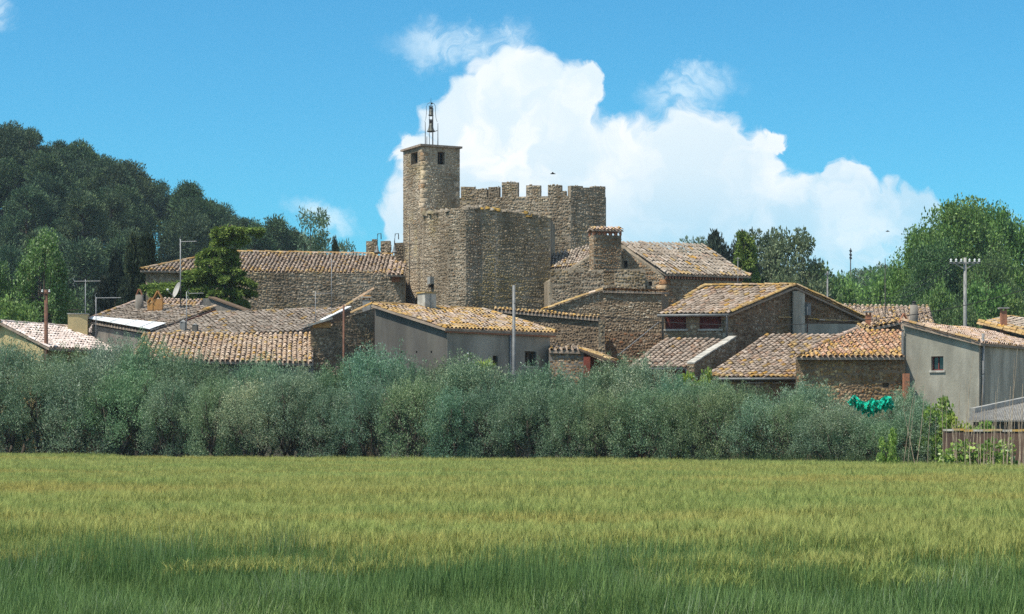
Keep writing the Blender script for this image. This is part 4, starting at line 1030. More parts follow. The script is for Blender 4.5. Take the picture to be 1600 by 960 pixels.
def far_houses():
    eL, eR, rR, rL = at(1322, 517, 111), at(1462, 510, 111), at(1452, 478, 117), at(1311, 476, 117)
    t = thing('far_tiled_house', 'farther house with brown tile roof and chimneys under the big trees', 'house', (eL.x, eL.y, 0))
    MB().prism([(p.x, p.y) for p in (eL+V(.3, .4, 0), eR+V(-.3, .4, 0), rR+V(-.2, 0, 0), rL+V(.2, 0, 0))], ZB, [eL.z-.1, eR.z-.1, rR.z-.2, rL.z-.2]).build('wall', K['brown_render'], t)
    tile_roof(t, eL, eR, rR, rL, 'mixed', .1, .5, .1, .3, noise_l=.25)
    def chim(px, py, d, w, h, label, cyl=True, cap=True):
        p = at(px, py, d); k = d/F
        c = thing('roof_chimney', label, 'chimney', (p.x, p.y, p.z))
        if cyl: MB().lathe(p, [(w*k/2, -.8), (w*k/2, 0), (w*k*.46, h*k), (.02, h*k+.01)], 12).build('shaft', K['brown_render'], c, True)
        else: MB().box(p-V(0, 0, .8), w*k, w*k, .8+h*k).build('shaft', K['brick'], c)
        if cap:
            MB().box(p+V(0, 0, h*k+.10), w*k*1.7, w*k*1.5, .07).build('cap', K['concrete'], c)
            for s_ in (-1, 1): MB().box(p+V(s_*w*k*.35, 0, h*k), .06, .2, .10).build('cap_leg', K['brick'], c)
        else: MB().lathe(p+V(0, 0, h*k), [(w*k*.3, 0), (w*k*.22, .12), (w*k*.3, .16), (.02, .22)], 10).build('pot', K['iron'], c)
    chim(1428, 499, 106, 13, 22, 'round brown chimney with dark pot behind the pale house', True, False)
    chim(1357, 519, 99, 8, 27, 'slim chimney under a pale slab beside the gable end', False, True)
    chim(1568, 508, 102, 9, 22, 'small dark chimney on the roof behind the pale house', False, True)
    p = at(1412, 503, 92.3); k = 92.3/F
    v = thing('tile_vent', 'little tent of two terracotta tiles on the pale house roof corner', 'roof vent', (p.x, p.y, p.z))
    for s_ in (-1, 1): MB().beam(p+V(s_*7*k, 0, -.02), p+V(0, 0, 13*k), .3, .04).build('tile', K['brick'], v)
    # timber wall strip beyond the barn
    a, b = at(1366, 507, 98), at(1408, 503, 98)
    s = thing('timber_shed', 'weathered grey timber shed end showing above the barn roof', 'shed', (a.x, a.y, 0))
    n = 7
    for i in range(n):
        p0, p1 = a+(b-a)*(i/n), a+(b-a)*((i+.93)/n)
        MB().prism([(p0.x, p0.y), (p1.x, p1.y), (p1.x, p1.y+.06), (p0.x, p0.y+.06)], 3, [p0.z, p1.z, p1.z, p0.z]).build('plank', K['wood'], s)
    MB().prism([(a.x, a.y+.07), (b.x, b.y+.07), (b.x, b.y+1.5), (a.x, a.y+1.5)], 2, [a.z-.02, b.z-.02, b.z-.02, a.z-.02]).build('wall', K['brown_render'], s)
    tile_roof(s, a+V(-.6, -.15, -.25), b+V(.1, -.15, .05), b+V(.1, 1.7, .4), a+V(-.6, 1.7, .1), 'warm', .3, .4)
    # roof with a thick lichened verge at the right
    q0, q1, q2, q3 = at(1530, 504, 103), at(1640, 532, 100), at(1700, 510, 105), at(1575, 494, 108)
    r = thing('lichen_verge_house', 'house roof with thick orange lichened verge above the pale house', 'house', (q0.x, q0.y, 0))
    MB().prism([(p.x, p.y) for p in (q0+V(.2, .2, 0), q1+V(0, .3, 0), q2, q3)], ZB, [q0.z-.2, q1.z-.2, q2.z-.2, q3.z-.2]).build('wall', K['brown_render'], r)
    tile_roof(r, q1, q2, q3, q0, 'grey', .1, .3, .3, .3)
    tile_line(r, 'verge_tiles', q1+V(0, -.05, .04), q0+V(0, -.05, .04), 'warm', 1., 1.6)
    tile_line(r, 'verge_tiles', q1+V(-.1, -.2, -.08), q0+V(-.1, -.2, -.08), 'warm', 1., 1.3)
far_houses()

def garden():
    # low garden wall
    a, b = at(1476, 672, 69.5), at(1660, 673, 66.5)
    t = thing('garden_wall', 'low reddish garden wall with lichened coping behind the bean canes', 'wall', (a.x, a.y, 0))
    MB().prism([(p.x, p.y) for p in (a, b, b+V(0, .25, 0), a+V(0, .25, 0))], -.3, [a.z-.05, b.z-.05, b.z-.05, a.z-.05]).build('wall', K['garden_wall'], t)
    n = 12
    for i in range(n):
        p0, p1 = a+(b-a)*(i/n), a+(b-a)*((i+.97)/n); j = random.uniform(-.01, .03)
        MB().hexa([p0+V(0, -.05, -.05+j), p1+V(0, -.05, -.05+j), p1+V(0, .3, -.05+j), p0+V(0, .3, -.05+j), p0+V(0, -.05, .02+j), p1+V(0, -.05, .02+j), p1+V(0, .3, .02+j), p0+V(0, .3, .02+j)]).build('coping_stone', K['lichen_stone'] if i % 3 else K['coping'], t)
    # corrugated shed roof
    e0, e1, r1, r0 = at(1513, 657, 76), at(1680, 657, 75), at(1680, 612, 84), at(1520, 646, 80)
    s = thing('corrugated_shed', 'low shed with corrugated grey roof sloping behind the garden wall', 'shed', (e0.x, e0.y, 0))
    n, m = 60, 2; v, f = [], []
    for k in range(n*4+1):
        f_ = k/(n*4); w = .03*math.sin(k*math.pi/2)
        for p, q in ((e0, e1), (r0, r1)): v.append(p+(q-p)*f_+V(0, 0, w))
    for k in range(n*4): f.append((2*k, 2*k+2, 2*k+3, 2*k+1))
    obj('roof', pyd('roof', v, f), s, K['corrugated'])
    MB().beam(r0+V(0, .1, .05), r1+V(0, .1, .05), .25, .3).build('roof_flashing', K['concrete'], s)
    MB().prism([(p.x, p.y) for p in (e0+V(.3, .3, 0), e1+V(0, .3, 0), e1+V(0, .6, 0), e0+V(.3, .6, 0))], -.5, [e0.z-.06, e1.z-.06, e1.z-.06, e0.z-.06]).build('wall', K['grey_render'], s)
    # bean canes, standing and leaning in rows
    canes = [(1407, 1440, 722, 545), (1437, 1412, 722, 640), (1463, 1462, 723, 650), (1428, 1446, 722, 600), (1448, 1456, 723, 622), (1474, 1471, 724, 598), (1492, 1487, 724, 660), (1500, 1520, 725, 556),
             (1517, 1513, 726, 600), (1508, 1526, 725, 620), (1541, 1543, 727, 640), (1553, 1560, 727, 590), (1565, 1572, 728, 660), (1581, 1585, 728, 560), (1567, 1590, 728, 545), (1593, 1598, 728, 600),
             (1583, 1570, 728, 640), (1536, 1530, 726, 650), (1601, 1597, 729, 618), (1547, 1556, 727, 612), (1415, 1430, 722, 618), (1478, 1479, 724, 676), (1525, 1527, 726, 668), (1573, 1579, 728, 604)]
    for i in range(34):
        x0 = 1484+i*3.7+random.uniform(-2, 2); canes.append((x0, x0+random.gauss(0, 5), 727, random.choice((596, 620, 640, 655, 668, 676))+random.uniform(-8, 8)))
    for i, (x0, x1, y0, y1) in enumerate(canes):
        d = edge_y(13.5)+random.uniform(-3.0, -1.2)-(x0-1400)*.02
        a, b = at(x0, 726, d), at(x1, y1, d+random.uniform(-.4, .9)); a.z = 0
        o = MB().tube([a, a+(b-a)*.5+V(random.uniform(-.04, .04), 0, 0), b], [.011, .009, .005], 5).build('garden_cane', K['cane'])
        tag(o, 'thin dry garden cane stuck in the ground among the bean plants', 'cane', 'garden canes by the low wall')
garden()

# ------------------------------------------------------------------ poles, antennas, cables
def pole(name, label, cat, px, y0, y1, d, r0, r1, m, arms=()):
    b = at(px, y0, d); k = d/F; gz = float(ground_h(b.x, b.y))-.2
    t = thing(name, label, cat, (b.x, b.y, gz)); top = at(px, y1, d)
    MB().tube([V(b.x, b.y, gz), top], [r0, r1], 8).build('shaft', K[m], t, True)
    for (x0, x1, yy, w) in arms: MB().beam(at(x0, yy, d-.12), at(x1, yy, d-.12), w, w).build('crossarm', K[m], t)
    return t, top
t, _ = pole('utility_pole', 'short brown utility pole in front of the white tiled roof', 'pole', 72, 560, 453, 98, .12, .085, 'rust', [(64, 79, 458, .07)])
for px in (66, 77): MB().lathe(at(px, 457, 97.85), [(.03, 0), (.05, .03), (.03, .07), (.045, .1), (.01, .13)], 8).build('insulator', K['white'], t)
t, _ = pole('utility_pole', 'grey steel utility pole against the stone walls by the grey house', 'pole', 803, 580, 446, 90.5, .085, .065, 'zinc')
t, top = pole('utility_pole', 'concrete utility pole with insulator crossarm before the big green tree', 'pole', 1508, 520, 403, 150, .17, .11, 'concrete', [(1484, 1531, 411, .11)])
for px in (1486, 1494, 1502, 1515, 1523, 1530): MB().lathe(at(px, 410, 149.8), [(.05, 0), (.10, .06), (.05, .12), (.09, .18), (.02, .26)], 8).build('insulator', K['white'], t)
MB().beam(at(1490, 411, 149.9), at(1508, 421, 149.9), .07, .07).build('brace', K['concrete'], t); MB().beam(at(1526, 411, 149.9), at(1508, 421, 149.9), .07, .07).build('brace', K['concrete'], t)
pole('utility_pole', 'rusty thin pole in front of the dark rubble gable', 'pole', 537, 550, 477, 96, .055, .045, 'rust')
pole('mast', 'thin dark mast rising over the far tiled roof', 'mast', 1383, 480, 404, 113, .05, .02, 'iron')
pole('mast', 'slim grey pole above the round bushes behind the gable', 'mast', 1293, 470, 424, 160, .09, .06, 'zinc', [(1289, 1297, 428, .08)])
t, top = pole('radio_mast', 'thin radio mast on the distant wooded rise', 'mast', 1329, 432, 388, 390, .18, .08, 'iron')
for yy in (393, 399, 404): MB().beam(at(1327.5, yy, 390), at(1330.8, yy-1, 390), .25, .5).build('aerial', K['iron'], t)

def antenna(px, y_base, y_top, d, boom, label, side=1, n=9, els=.9, refl=True, r=.022, m='antenna', extra=()):
    b, top = at(px, y_base, d), at(px, y_top, d); k = d/F
    t = thing('tv_antenna', label, 'antenna', tuple(b))
    MB().tube([b-V(0, 0, .35), top], r, 6).build('mast', K[m], t, True)
    for (x0, x1, yy, nn) in [(boom[0], boom[1], boom[2], n)]+list(extra):
        a, c = at(x0, yy, d-.03), at(x1, yy-.6, d-.03)
        MB().tube([a, c], r*.7, 5).build('boom', K[m], t)
        e = MB()
        for i in range(nn):
            p = a+(c-a)*((i+.5)/nn); l = els*(.22-.008*i)
            e.tube([p-V(.05*l, l, -.02), p+V(.05*l, l, .02)], .009, 4)
        e.build('elements', K[m], t)
    if refl:
        p = at(boom[0], boom[2], d); h = 8*k
        for s_ in (-1, 1):
            MB().tube([p+V(.02*side, 0, 0), p+V(-.06*side, .0, s_*h*.5), p+V(.02*side, .02, s_*h)], .016, 5).build('reflector', K[m], t)
antenna(133.5, 520, 437, 109, (116, 157, 440), 'long tv antenna on a tall mast in front of the poplar', els=.8)
antenna(150, 522, 465, 103, (150, 189, 466), 'tv antenna with bright rod boom over the white sheet roof', els=.7)
antenna(282, 480, 374, 107.5, (282, 307, 378), 'tall tv antenna mast standing in front of the cedar', els=.6, r=.03)
antenna(291.5, 516, 456, 101.5, (295, 318, 459), 'tv antenna rising from the mottled grey roof', els=.6)
antenna(493, 515, 456, 101.5, (494, 522, 459), 'thin tv antenna against the long castle wall by the rubble gable', els=.7, refl=False, r=.016)
antenna(518, 480, 404, 108, (512, 524, 410), 'slim grey mast with short crossbar in front of the castle hall', els=.4, n=3, refl=False, r=.018)
antenna(640, 478, 352, 98.5, (630, 671, 352), 'very tall thin antenna mast with several booms on the grey house', els=.6, n=6, refl=False, r=.018, m='iron', extra=((616, 656, 383, 7), (641, 676, 412, 6), (641, 668, 420, 3)))
antenna(1153, 455, 402, 113.5, (1149, 1157, 405), 'short antenna mast in front of the castle house wall', els=.4, n=3, refl=False, r=.018)

def dish(px, py, d, r, label, az):
    c = at(px, py, d); t = thing('satellite_dish', label, 'satellite dish', tuple(c))
    n = V(math.sin(az), -math.cos(az), .35).normalized(); x = n.cross(V(0, 0, 1)).normalized(); y = x.cross(n)
    vs, fs = [c-n*.10], []; rings = 4; seg = 20
    for i in range(1, rings+1):
        q = i/rings
        for k in range(seg):
            a = 2*math.pi*k/seg; vs.append(c+(x*math.cos(a)+y*math.sin(a)*1.08)*r*q-n*.10*(1-q*q))
    for k in range(seg): fs.append((0, 1+k, 1+(k+1) % seg))
    for i in range(rings-1):
        for k in range(seg): fs.append((1+i*seg+k, 1+(i+1)*seg+k, 1+(i+1)*seg+(k+1) % seg, 1+i*seg+(k+1) % seg))
    obj('reflector', pyd('reflector', vs, fs), t, K['corrugated'])
    f = c+n*r*1.1-y*r*.5
    MB().tube([c-y*r, f], .018, 5).build('arm', K['antenna'], t); MB().box(f, .09, .09, .09).build('receiver', K['white'], t)
    MB().tube([c-n*.1, c-n*.25, c-n*.25-V(0, 0, r*1.6)], .03, 6).build('bracket', K['iron'], t)
dish(275.5, 453, 107.2, .40, 'white oval satellite dish on the roof beside the cedar', -1.05)
for px, py, d, w, h, lab in ((286.5, 515, 101.6, 9, 15, 'pale grey upright vent box on the mottled roof'), (305, 515, 101.4, 8, 9, 'small dark flue box on the mottled roof')):
    p = at(px, py, d); k = d/F
    t = thing('roof_vent', lab, 'roof vent', tuple(p))
    MB().box(p-V(0, 0, .3), w*k, .2, .3+h*k*.8, V(1, -.3, 0)).build('box', K['zinc'] if h > 10 else K['grey_render'], t)
    MB().add([p+V(-w*k*.5, -.1, h*k*.8), p+V(w*k*.5, -.13, h*k*.8), p+V(w*k*.5, .12, h*k*.8), p+V(-w*k*.5, .12, h*k*.8), p+V(0, 0, h*k*1.05)], [(0, 1, 4), (1, 2, 4), (2, 3, 4), (3, 0, 4)]).build('cap', K['zinc'], t)
def cable(a, b, sag, r, label, m='cable'):
    pts = [a+(b-a)*(i/16)-V(0, 0, sag*4*(i/16)*(1-i/16)) for i in range(17)]
    tag(MB().tube(pts, r, 5).build('overhead_cable', K[m], None), label, 'cable')
cable(at(803, 474, 90.4), at(1352, 500, 96), .55, .018, 'sagging dark cable crossing the shuttered house front')
cable(at(1352, 500, 96), at(1640, 440, 100), .3, .018, 'dark cable rising from the gable towards the right')
cable(at(72, 460, 98), at(-40, 470, 95), .15, .012, 'thin cable leaving the short brown pole to the left')
cable(at(72, 461, 98), at(283, 478, 107), .5, .010, 'thin cable from the brown pole to the grey roof')
cable(at(1030, 503, 97.2), at(965, 556, 92.5), .0, .022, 'pale stay wire slanting down to the red walled house', 'zinc')
for i, (p0, p1, y1) in enumerate(((1486, 1330, 470), (1494, 1345, 474), (1502, 1362, 478))):
    cable(at(p0, 410, 149.6), at(p1, y1, 135), .6, .014, ('upper', 'middle', 'lower')[i]+' thin line running left from the concrete pole')
cable(at(1530, 410, 149.6), at(1680, 412, 152), .5, .014, 'thin line running right from the concrete pole')

# ------------------------------------------------------------------ trees and plants
LV, LF = [(-.5, 0, 0), (0, -.12, .5), (.5, 0, 0), (0, .12, -.5)], [(0, 1, 2, 3)]
LV = [(0, 0, 0), (.5, .5, .06), (0, 1, 0), (-.5, .5, .06)]
def frames(n, up=None, spread=1.):
    """random leaf frames; leaf axis = column 1"""
    y = rng.normal(0, spread, (n, 3))
    if up is not None: y = y+up
    y /= np.linalg.norm(y, axis=1)[:, None]+1e-9
    r = rng.normal(0, 1, (n, 3)); x = np.cross(y, r); x /= np.linalg.norm(x, axis=1)[:, None]+1e-9
    return x, y, np.cross(x, y)
def leaves(name, P, ln, wd, cols, up=None, spread=1., mat_='leaf', w=None):
    n = len(P); x, y, z = frames(n, up, spread)
    s = rng.uniform(.7, 1.25, (n, 1))
    R = np.stack([x*wd*s, y*ln*s, z*wd*s], 2)
    cw = np.array([c[0] for c in cols]); cc = np.array([c[1] for c in cols])
    col = cc[rng.choice(len(cw), n, p=cw/cw.sum())]*rng.uniform(.78, 1.22, (n, 1))
    me = stamp(name, LV, LF, R, P, col); me.materials.append(K[mat_]); return me
def clump_points(cent, rad, npc, flat=1., shell=.55):
    """points in fuzzy balls round the clump centres"""
    k = len(cent); n = k*npc
    d = rng.normal(0, 1, (n, 3)); d /= np.linalg.norm(d, axis=1)[:, None]
    r = rng.random((n, 1))**shell*(1+rng.normal(0, .10, (n, 1)))
    return np.repeat(cent, npc, 0)+d*r*np.repeat(rad, npc)[:, None]*np.array([1, 1, flat]), d
def limbs(spec, n=6):
    m = MB()
    for pts, r in spec: m.tube(pts, r, n)
    return m
def bend(a, b, k=.15, n=4):
    a, b = Vector(a), Vector(b); L = (b-a).length; o = [a]
    for i in range(1, n): o.append(a+(b-a)*(i/n)+V(random.gauss(0, k*L*.3), random.gauss(0, k*L*.3), random.gauss(0, k*L*.12)))
    return o+[b]
PROTO = {}
def proto(kind, trunk, crown, **extra): PROTO[kind] = (trunk, crown, extra)
def plant(kind, name, label, cat, loc, s=1., sz=None, rot=None, group=None):
    t = thing(name, label, cat, loc, group); t.scale = (s, s, sz or s); t.rotation_euler.z = random.uniform(0, 6.28) if rot is None else rot
    tr, cr, ex = PROTO[kind]
    if tr: link(bpy.data.objects.new('trunk', tr), t)
    c = link(bpy.data.objects.new('crown', cr), t); g = random.uniform(.8, 1.22); c.color = (g*random.uniform(.88, 1.15), g, g*random.uniform(.85, 1.1), 1)
    for k, v in ex.items(): link(bpy.data.objects.new(k, v), t)
    return t

# olives: several leaning stems, fine grey-green leaves on upright sprays; unit: real metres, about 4.6 m tall
OL = [(.34, (0.196, 0.292, 0.174)), (.30, (0.247, 0.358, 0.222)), (.18, (0.138, 0.220, 0.126)), (.12, (0.356, 0.462, 0.324)), (.06, (0.529, 0.605, 0.504))]
OL2 = [(.34, (0.262, 0.341, 0.237)), (.30, (0.324, 0.399, 0.291)), (.14, (0.178, 0.254, 0.169)), (.15, (0.460, 0.527, 0.397)), (.07, (0.691, 0.722, 0.592))]
def make_olive(kind, cols, seed, H=4.6, W=1.75):
    random.seed(seed); spec, tips = [], []
    ns = random.choice((2, 3, 3, 4))
    for i in range(ns):
        a = 2*math.pi*i/ns+random.uniform(-.5, .5); k = V(math.cos(a)*.55, math.sin(a)*.55, random.uniform(.7, 1.0))
        base = V(math.cos(a)*.10, math.sin(a)*.10, -.1); spec.append((bend(base, k, .25), [.11, .095, .085, .075, .065]))
        for j in range(4):
            b = a+random.uniform(-.9, .9); e = V(math.cos(b)*random.uniform(.7, 1.45), math.sin(b)*random.uniform(.7, 1.45), random.uniform(1.7, 3.6))
            spec.append((bend(k, e, .3), [.055, .045, .035, .025, .014])); tips.append(e)
            for _ in range(2):
                g = e+V(random.uniform(-.5, .5), random.uniform(-.5, .5), random.uniform(.1, .8)); spec.append((bend(k+(e-k)*.6, g, .3, 3), [.025, .018, .013, .008]))
    cent, rad = [], []
    for i in range(112):
        # fuzzy columnar dome, wide to the ground
        z = random.uniform(.10 if seed % 2 == 0 else .26, .92)**.85; a = random.uniform(0, 6.28)
        prof = math.sin(math.pi*min(1, .22+z*.72))**.6*(1-.25*max(0, z-.6))
        r = W*.93*prof*random.uniform(.35, 1.12)**.5*(1+.22*math.sin(3*a+seed)+.12*math.sin(7*z+seed))
        cent.append((r*math.cos(a), r*math.sin(a), z*H*.90+.15)); rad.append(random.uniform(.24, .46))
    for i in range(80):   # upright feathery shoots that break the outline
        a = random.uniform(0, 6.28); r = W*random.uniform(.1, 1.0); z0 = H*(.86-.34*(r/W)**2)+random.uniform(-.5, .1); L = random.uniform(.5, 1.0)
        for q in range(4): cent.append((r*math.cos(a)*(1+.05*q), r*math.sin(a)*(1+.05*q), z0+L*q/3)); rad.append(.21-.04*q)
    cent = np.array(cent); rad = np.array(rad)
    npc = np.maximum(14, (150*(rad/.34)**2)).astype(int)
    P, d = clump_points(np.repeat(cent, npc, 0), np.repeat(rad, npc), 1, 1.2, .42)
    k = P[:, 2] > .06
    crown = leaves('crown', P[k], .10, .024, cols, d[k]*.6+np.array([0, 0, .75]), .55, 'olive')
    tr = limbs(spec, 5).mesh('trunk', True); tr.materials.append(K['bark'])
    proto(kind, tr, crown)
for i in range(5): make_olive('olive%d' % i, OL2 if i in (1, 4) else OL, 20+i, H=4.6, W=1.65+.14*i)

def fronting(px):
    for lim, w in ((190, 'the white tiled house'), (490, 'the ochre tiled roof'), (600, 'the rubble gable'), (870, 'the grey rendered house'), (960, 'the small outhouse'), (1100, 'the red walled house'), (1250, 'the lower tiled house'), (1425, 'the rubble barn'), (9999, 'the pale cement house')):
        if px < lim: return w
def olive_at(px, py_top, off, kind, label, group):
    k = (px-800)/F
    y = (edge_y(0)+off)/(1+.636*k); x = k*y
    h = EYE+(HOR-py_top)/F*y
    s = h/4.62*(1.05 if px < 420 else 1.)
    plant('olive%d' % kind, 'olive_tree', label, 'olive tree', (x, y, float(ground_h(x, y))), max(.72, min(1.12, s*.94))*random.uniform(.9, 1.12), s*random.uniform(.96, 1.05), group=group)
front = [(-45, 552), (18, 545), (78, 566), (138, 566), (205, 572), (268, 590), (335, 604), (398, 600), (462, 584), (525, 605), (585, 596), (648, 588), (705, 606), (765, 600), (828, 594), (890, 600), (950, 606), (1010, 596), (1068, 610),
         (1130, 600), (1190, 616), (1245, 622), (1300, 630), (1352, 648), (1395, 655), (1440, 634)]
for i, (px, py) in enumerate(front):
    grey = px in (398, 462)
    olive_at(px, py, 2.0+random.uniform(-.3, .5), 1 if grey else (0, 2, 3, 0, 3, 2)[i % 6],
             'greyish olive tree with bare forked stems in the front row' if grey else 'silvery green olive tree along the barley edge, in line with '+fronting(px), 'front row of olive trees')
rear = [(-10, 540), (38, 522), (112, 552), (178, 540), (228, 529), (285, 556), (345, 572), (412, 566), (470, 578), (530, 560), (588, 542), (640, 572), (700, 566), (735, 552), (792, 585), (845, 572), (905, 580), (962, 562), (1000, 560), (1055, 592), (1110, 592),
        (1170, 596), (1262, 596), (1330, 626), (1418, 604)]
for i, (px, py) in enumerate(rear):
    olive_at(px, py, 5.2+random.uniform(-.4, .7), (3, 0, 2, 4, 0)[i % 5], 'taller olive tree in the rear row right behind the first, before '+fronting(px), 'rear row of olive trees')

# pines for the hill: bare trunk, several rounded dark clumps. about 12 m tall
PN = [(.4, (0.066, 0.110, 0.055)), (.3, (0.090, 0.143, 0.068)), (.2, (0.050, 0.084, 0.046)), (.1, (0.123, 0.178, 0.074))]
def make_pine(kind, seed, H=12., W=3.4, low=.38):
    random.seed(seed); spec = [(bend((0, 0, -.5), (random.uniform(-.6, .6), random.uniform(-.6, .6), H*.9), .05, 6), [.24, .21, .19, .16, .12, .08, .05])]
    cent, rad = [], []; ax = spec[0][0]
    for i in range(26):
        z = random.uniform(low, 1.0); a = random.uniform(0, 6.28); env = W*math.sin(math.pi*min(.98, (z-low)/(1-low)*.72+.26))**.8
        r = env*random.uniform(.35, 1)**.6; zz = z*H*.92
        c = V(r*math.cos(a), r*math.sin(a), zz); cent.append(tuple(c)); rad.append(random.uniform(.75, 1.5))
        spec.append((bend((0, 0, max(H*.25, zz-1.2)), c, .1, 3), [.07, .05, .035, .02]))
    for j in range(4): a = random.uniform(0, 6.28); c = V(math.cos(a)*random.uniform(.8, 1.8), math.sin(a)*1.2, H*random.uniform(.22, .4)); spec.append((bend((0, 0, c.z-.3), c, .1, 3), [.05, .04, .02, .01]))
    P, d = clump_points(np.array(cent), np.array(rad), 520, .78, .42)
    crown = leaves('crown', P, .36, .10, PN, d*.8+np.array([0, 0, .6]), .5, 'pine')
    tr = limbs(spec, 5).mesh('trunk', True); tr.materials.append(K['bark']); proto(kind, tr, crown)
for i in range(5): make_pine('pine%d' % i, 40+i, H=11+i*.7, W=3.0+.25*i, low=.34+.04*(i % 3))
make_pine('tallpine', 47, 13., 2.6, .66)
SKYL = [(-120, 200), (0, 190), (45, 192), (80, 208), (120, 216), (150, 236), (190, 250), (205, 240), (235, 252), (262, 285), (285, 268), (305, 298), (340, 312), (365, 330), (400, 345), (440, 350), (480, 368), (560, 385)]
sk = np.array(SKYL)
def hill_trees():
    cnt = 0
    for row, d in enumerate((204, 218, 232, 246, 260, 273, 285, 297, 309)):
        xs = np.arange(-120, 470 if d > 270 else 330, 48*250/d)
        for px in xs:
            p = px+random.uniform(-14, 14); dd = d+random.uniform(-5, 5); x = (p-800)/F*dd; g = float(ground_h(x, dd))
            gap = 216 < p < 282                                  # where the sky shows between bare trunks
            if gap and d > 300: continue
            if d > 250 and random.random() < .08: continue
            lim = EYE+(HOR-np.interp(p, sk[:, 0], sk[:, 1]))/F*dd     # keep below the photographed tree line
            h = min(random.uniform(11, 15), max(6., lim-g)) if d < 290 else max(6.5, lim-g+random.uniform(-1.2, .3))
            if gap and d < 290:
                h = EYE+(HOR-412)/F*dd-g
                if h < 3: continue
            k = random.randrange(5); H = 11+k*.7
            if gap and d >= 290:
                plant('tallpine', 'pine_tree', 'bare trunked pine with sky showing below its crown on the hillside', 'pine tree', (x, dd, g), .9, h/13., group='bare trunked pines on the hill'); continue
            plant('pine%d' % k, 'pine_tree', 'dark green pine tree on the wooded hillside', 'pine tree', (x, dd, g), min(1.3, max(.8, h/H)), h/H, group='pines on the wooded hill'); cnt += 1
hill_trees()

# broadleaf crowns: blobs of leafy clumps on limbs, unit tree 10 m tall
def make_broad(kind, seed, cols, H=10., W=4.2, low=.22, nc=70, npc=260, ln=.26, wd=.17, m='leaf', top=.9, rr=(.7, 1.35), flat=.85, power=.6):
    random.seed(seed); cent, rad = [], []; spec = [(bend((0, 0, -.4), (random.uniform(-.3, .3), 0, H*.55), .06, 4), [.30, .25, .21, .17, .12])]
    for i in range(nc):
        z = random.uniform(low, 1.0); a = random.uniform(0, 6.28)
        env = W*max(.05, math.sin(math.pi*min(.97, ((z-low)/(1-low))*.66+.30)))**power
        r = env*random.uniform(.25, 1)**.5; c = V(r*math.cos(a), r*math.sin(a), z*H*top); cent.append(tuple(c)); rad.append(random.uniform(*rr))
        if i % 3 == 0: spec.append((bend((0, 0, min(H*.5, max(.6, c.z*.55))), c, .12, 4), [.11, .085, .06, .04, .02]))
    P, d = clump_points(np.array(cent), np.array(rad), npc, flat, .45)
    k = P[:, 2] > 0
    crown = leaves('crown', P[k], ln, wd, cols, d[k]*.7+np.array([0, 0, .2]), .7, m)
    tr = limbs(spec, 6).mesh('trunk', True); tr.materials.append(K['bark']); proto(kind, tr, crown)
GR = [(.4, (0.125, 0.239, 0.054)), (.3, (0.166, 0.302, 0.069)), (.2, (0.094, 0.177, 0.046)), (.1, (0.250, 0.395, 0.108))]
GD = [(.4, (0.097, 0.184, 0.059)), (.3, (0.130, 0.227, 0.071)), (.2, (0.076, 0.140, 0.050)), (.1, (0.184, 0.281, 0.101))]
GL = [(.4, (0.149, 0.254, 0.059)), (.3, (0.194, 0.314, 0.079)), (.2, (0.105, 0.187, 0.053)), (.1, (0.254, 0.374, 0.119))]
GG = [(.4, (0.150, 0.204, 0.121)), (.3, (0.190, 0.253, 0.153)), (.2, (0.110, 0.155, 0.097)), (.1, (0.260, 0.330, 0.209))]
GP = [(.38, (0.119, 0.231, 0.052)), (.3, (0.168, 0.294, 0.078)), (.2, (0.084, 0.168, 0.046)), (.12, (0.364, 0.476, 0.234))]
make_broad('plane', 61, GR, 10, 4.4, .12, 120, 400, .19, .12)
make_broad('plane2', 62, GD, 10, 4.4, .15, 90, 380, .20, .12)
make_broad('greytree', 63, GG, 10, 3.4, .12, 80, 200, .26, .12, rr=(.5, 1.1))
make_broad('bush', 64, GL, 4, 2.6, .02, 60, 200, .16, .10, rr=(.4, .8), top=.88)
make_broad('darkbush', 65, GD, 4, 2.8, .02, 60, 200, .18, .10, rr=(.4, .8), top=.88)
make_broad('greybush', 69, GG, 4, 2.8, .02, 60, 200, .18, .10, rr=(.4, .8), top=.88)
make_broad('poplar', 66, GP, 10, 2.6, .06, 95, 230, .16, .13, rr=(.35, .75), flat=1.15, power=.62)
make_broad('gumtree', 67, GG, 10, 2.9, .25, 46, 120, .30, .09, rr=(.35, .95), flat=.7)
make_broad('fig', 68, [(.5, (.26, .36, .07)), (.3, (.34, .43, .10)), (.2, (.17, .26, .05))], 3, 1.2, .15, 30, 80, .16, .12, rr=(.2, .4), top=.9)
CY = [(.5, (0.029, 0.047, 0.022)), (.3, (0.039, 0.065, 0.029)), (.2, (0.058, 0.078, 0.030))]
def make_cypress(kind, seed, H=8., W=.95, cols=CY, power=.75):
    random.seed(seed); cent, rad = [], []
    for i in range(120):
        z = random.uniform(.02, 1); a = random.uniform(0, 6.28); r = W*math.sin(math.pi*min(.985, z*.78+.2))**power*random.uniform(.3, 1)**.4
        cent.append((r*math.cos(a), r*math.sin(a), z*H*.95)); rad.append(random.uniform(.18, .36))
    P, d = clump_points(np.array(cent), np.array(rad), 90, 1.7, .45)
    crown = leaves('crown', P, .26, .07, cols, d*.4+np.array([0, 0, 1.2]), .4, 'pine')
    tr = limbs([(bend((0, 0, -.4), (0, 0, H*.8), .02), [.14, .12, .1, .07, .03])], 6).mesh('trunk', True); tr.materials.append(K['bark']); proto(kind, tr, crown)
make_cypress('cypress', 71); make_cypress('cypress2', 72, 8, 1.15, power=.55)
make_cypress('conifer', 73, 8, 1.7, [(.5, (.03, .045, .03)), (.3, (.04, .06, .04)), (.2, (.055, .08, .05))], 1.1)
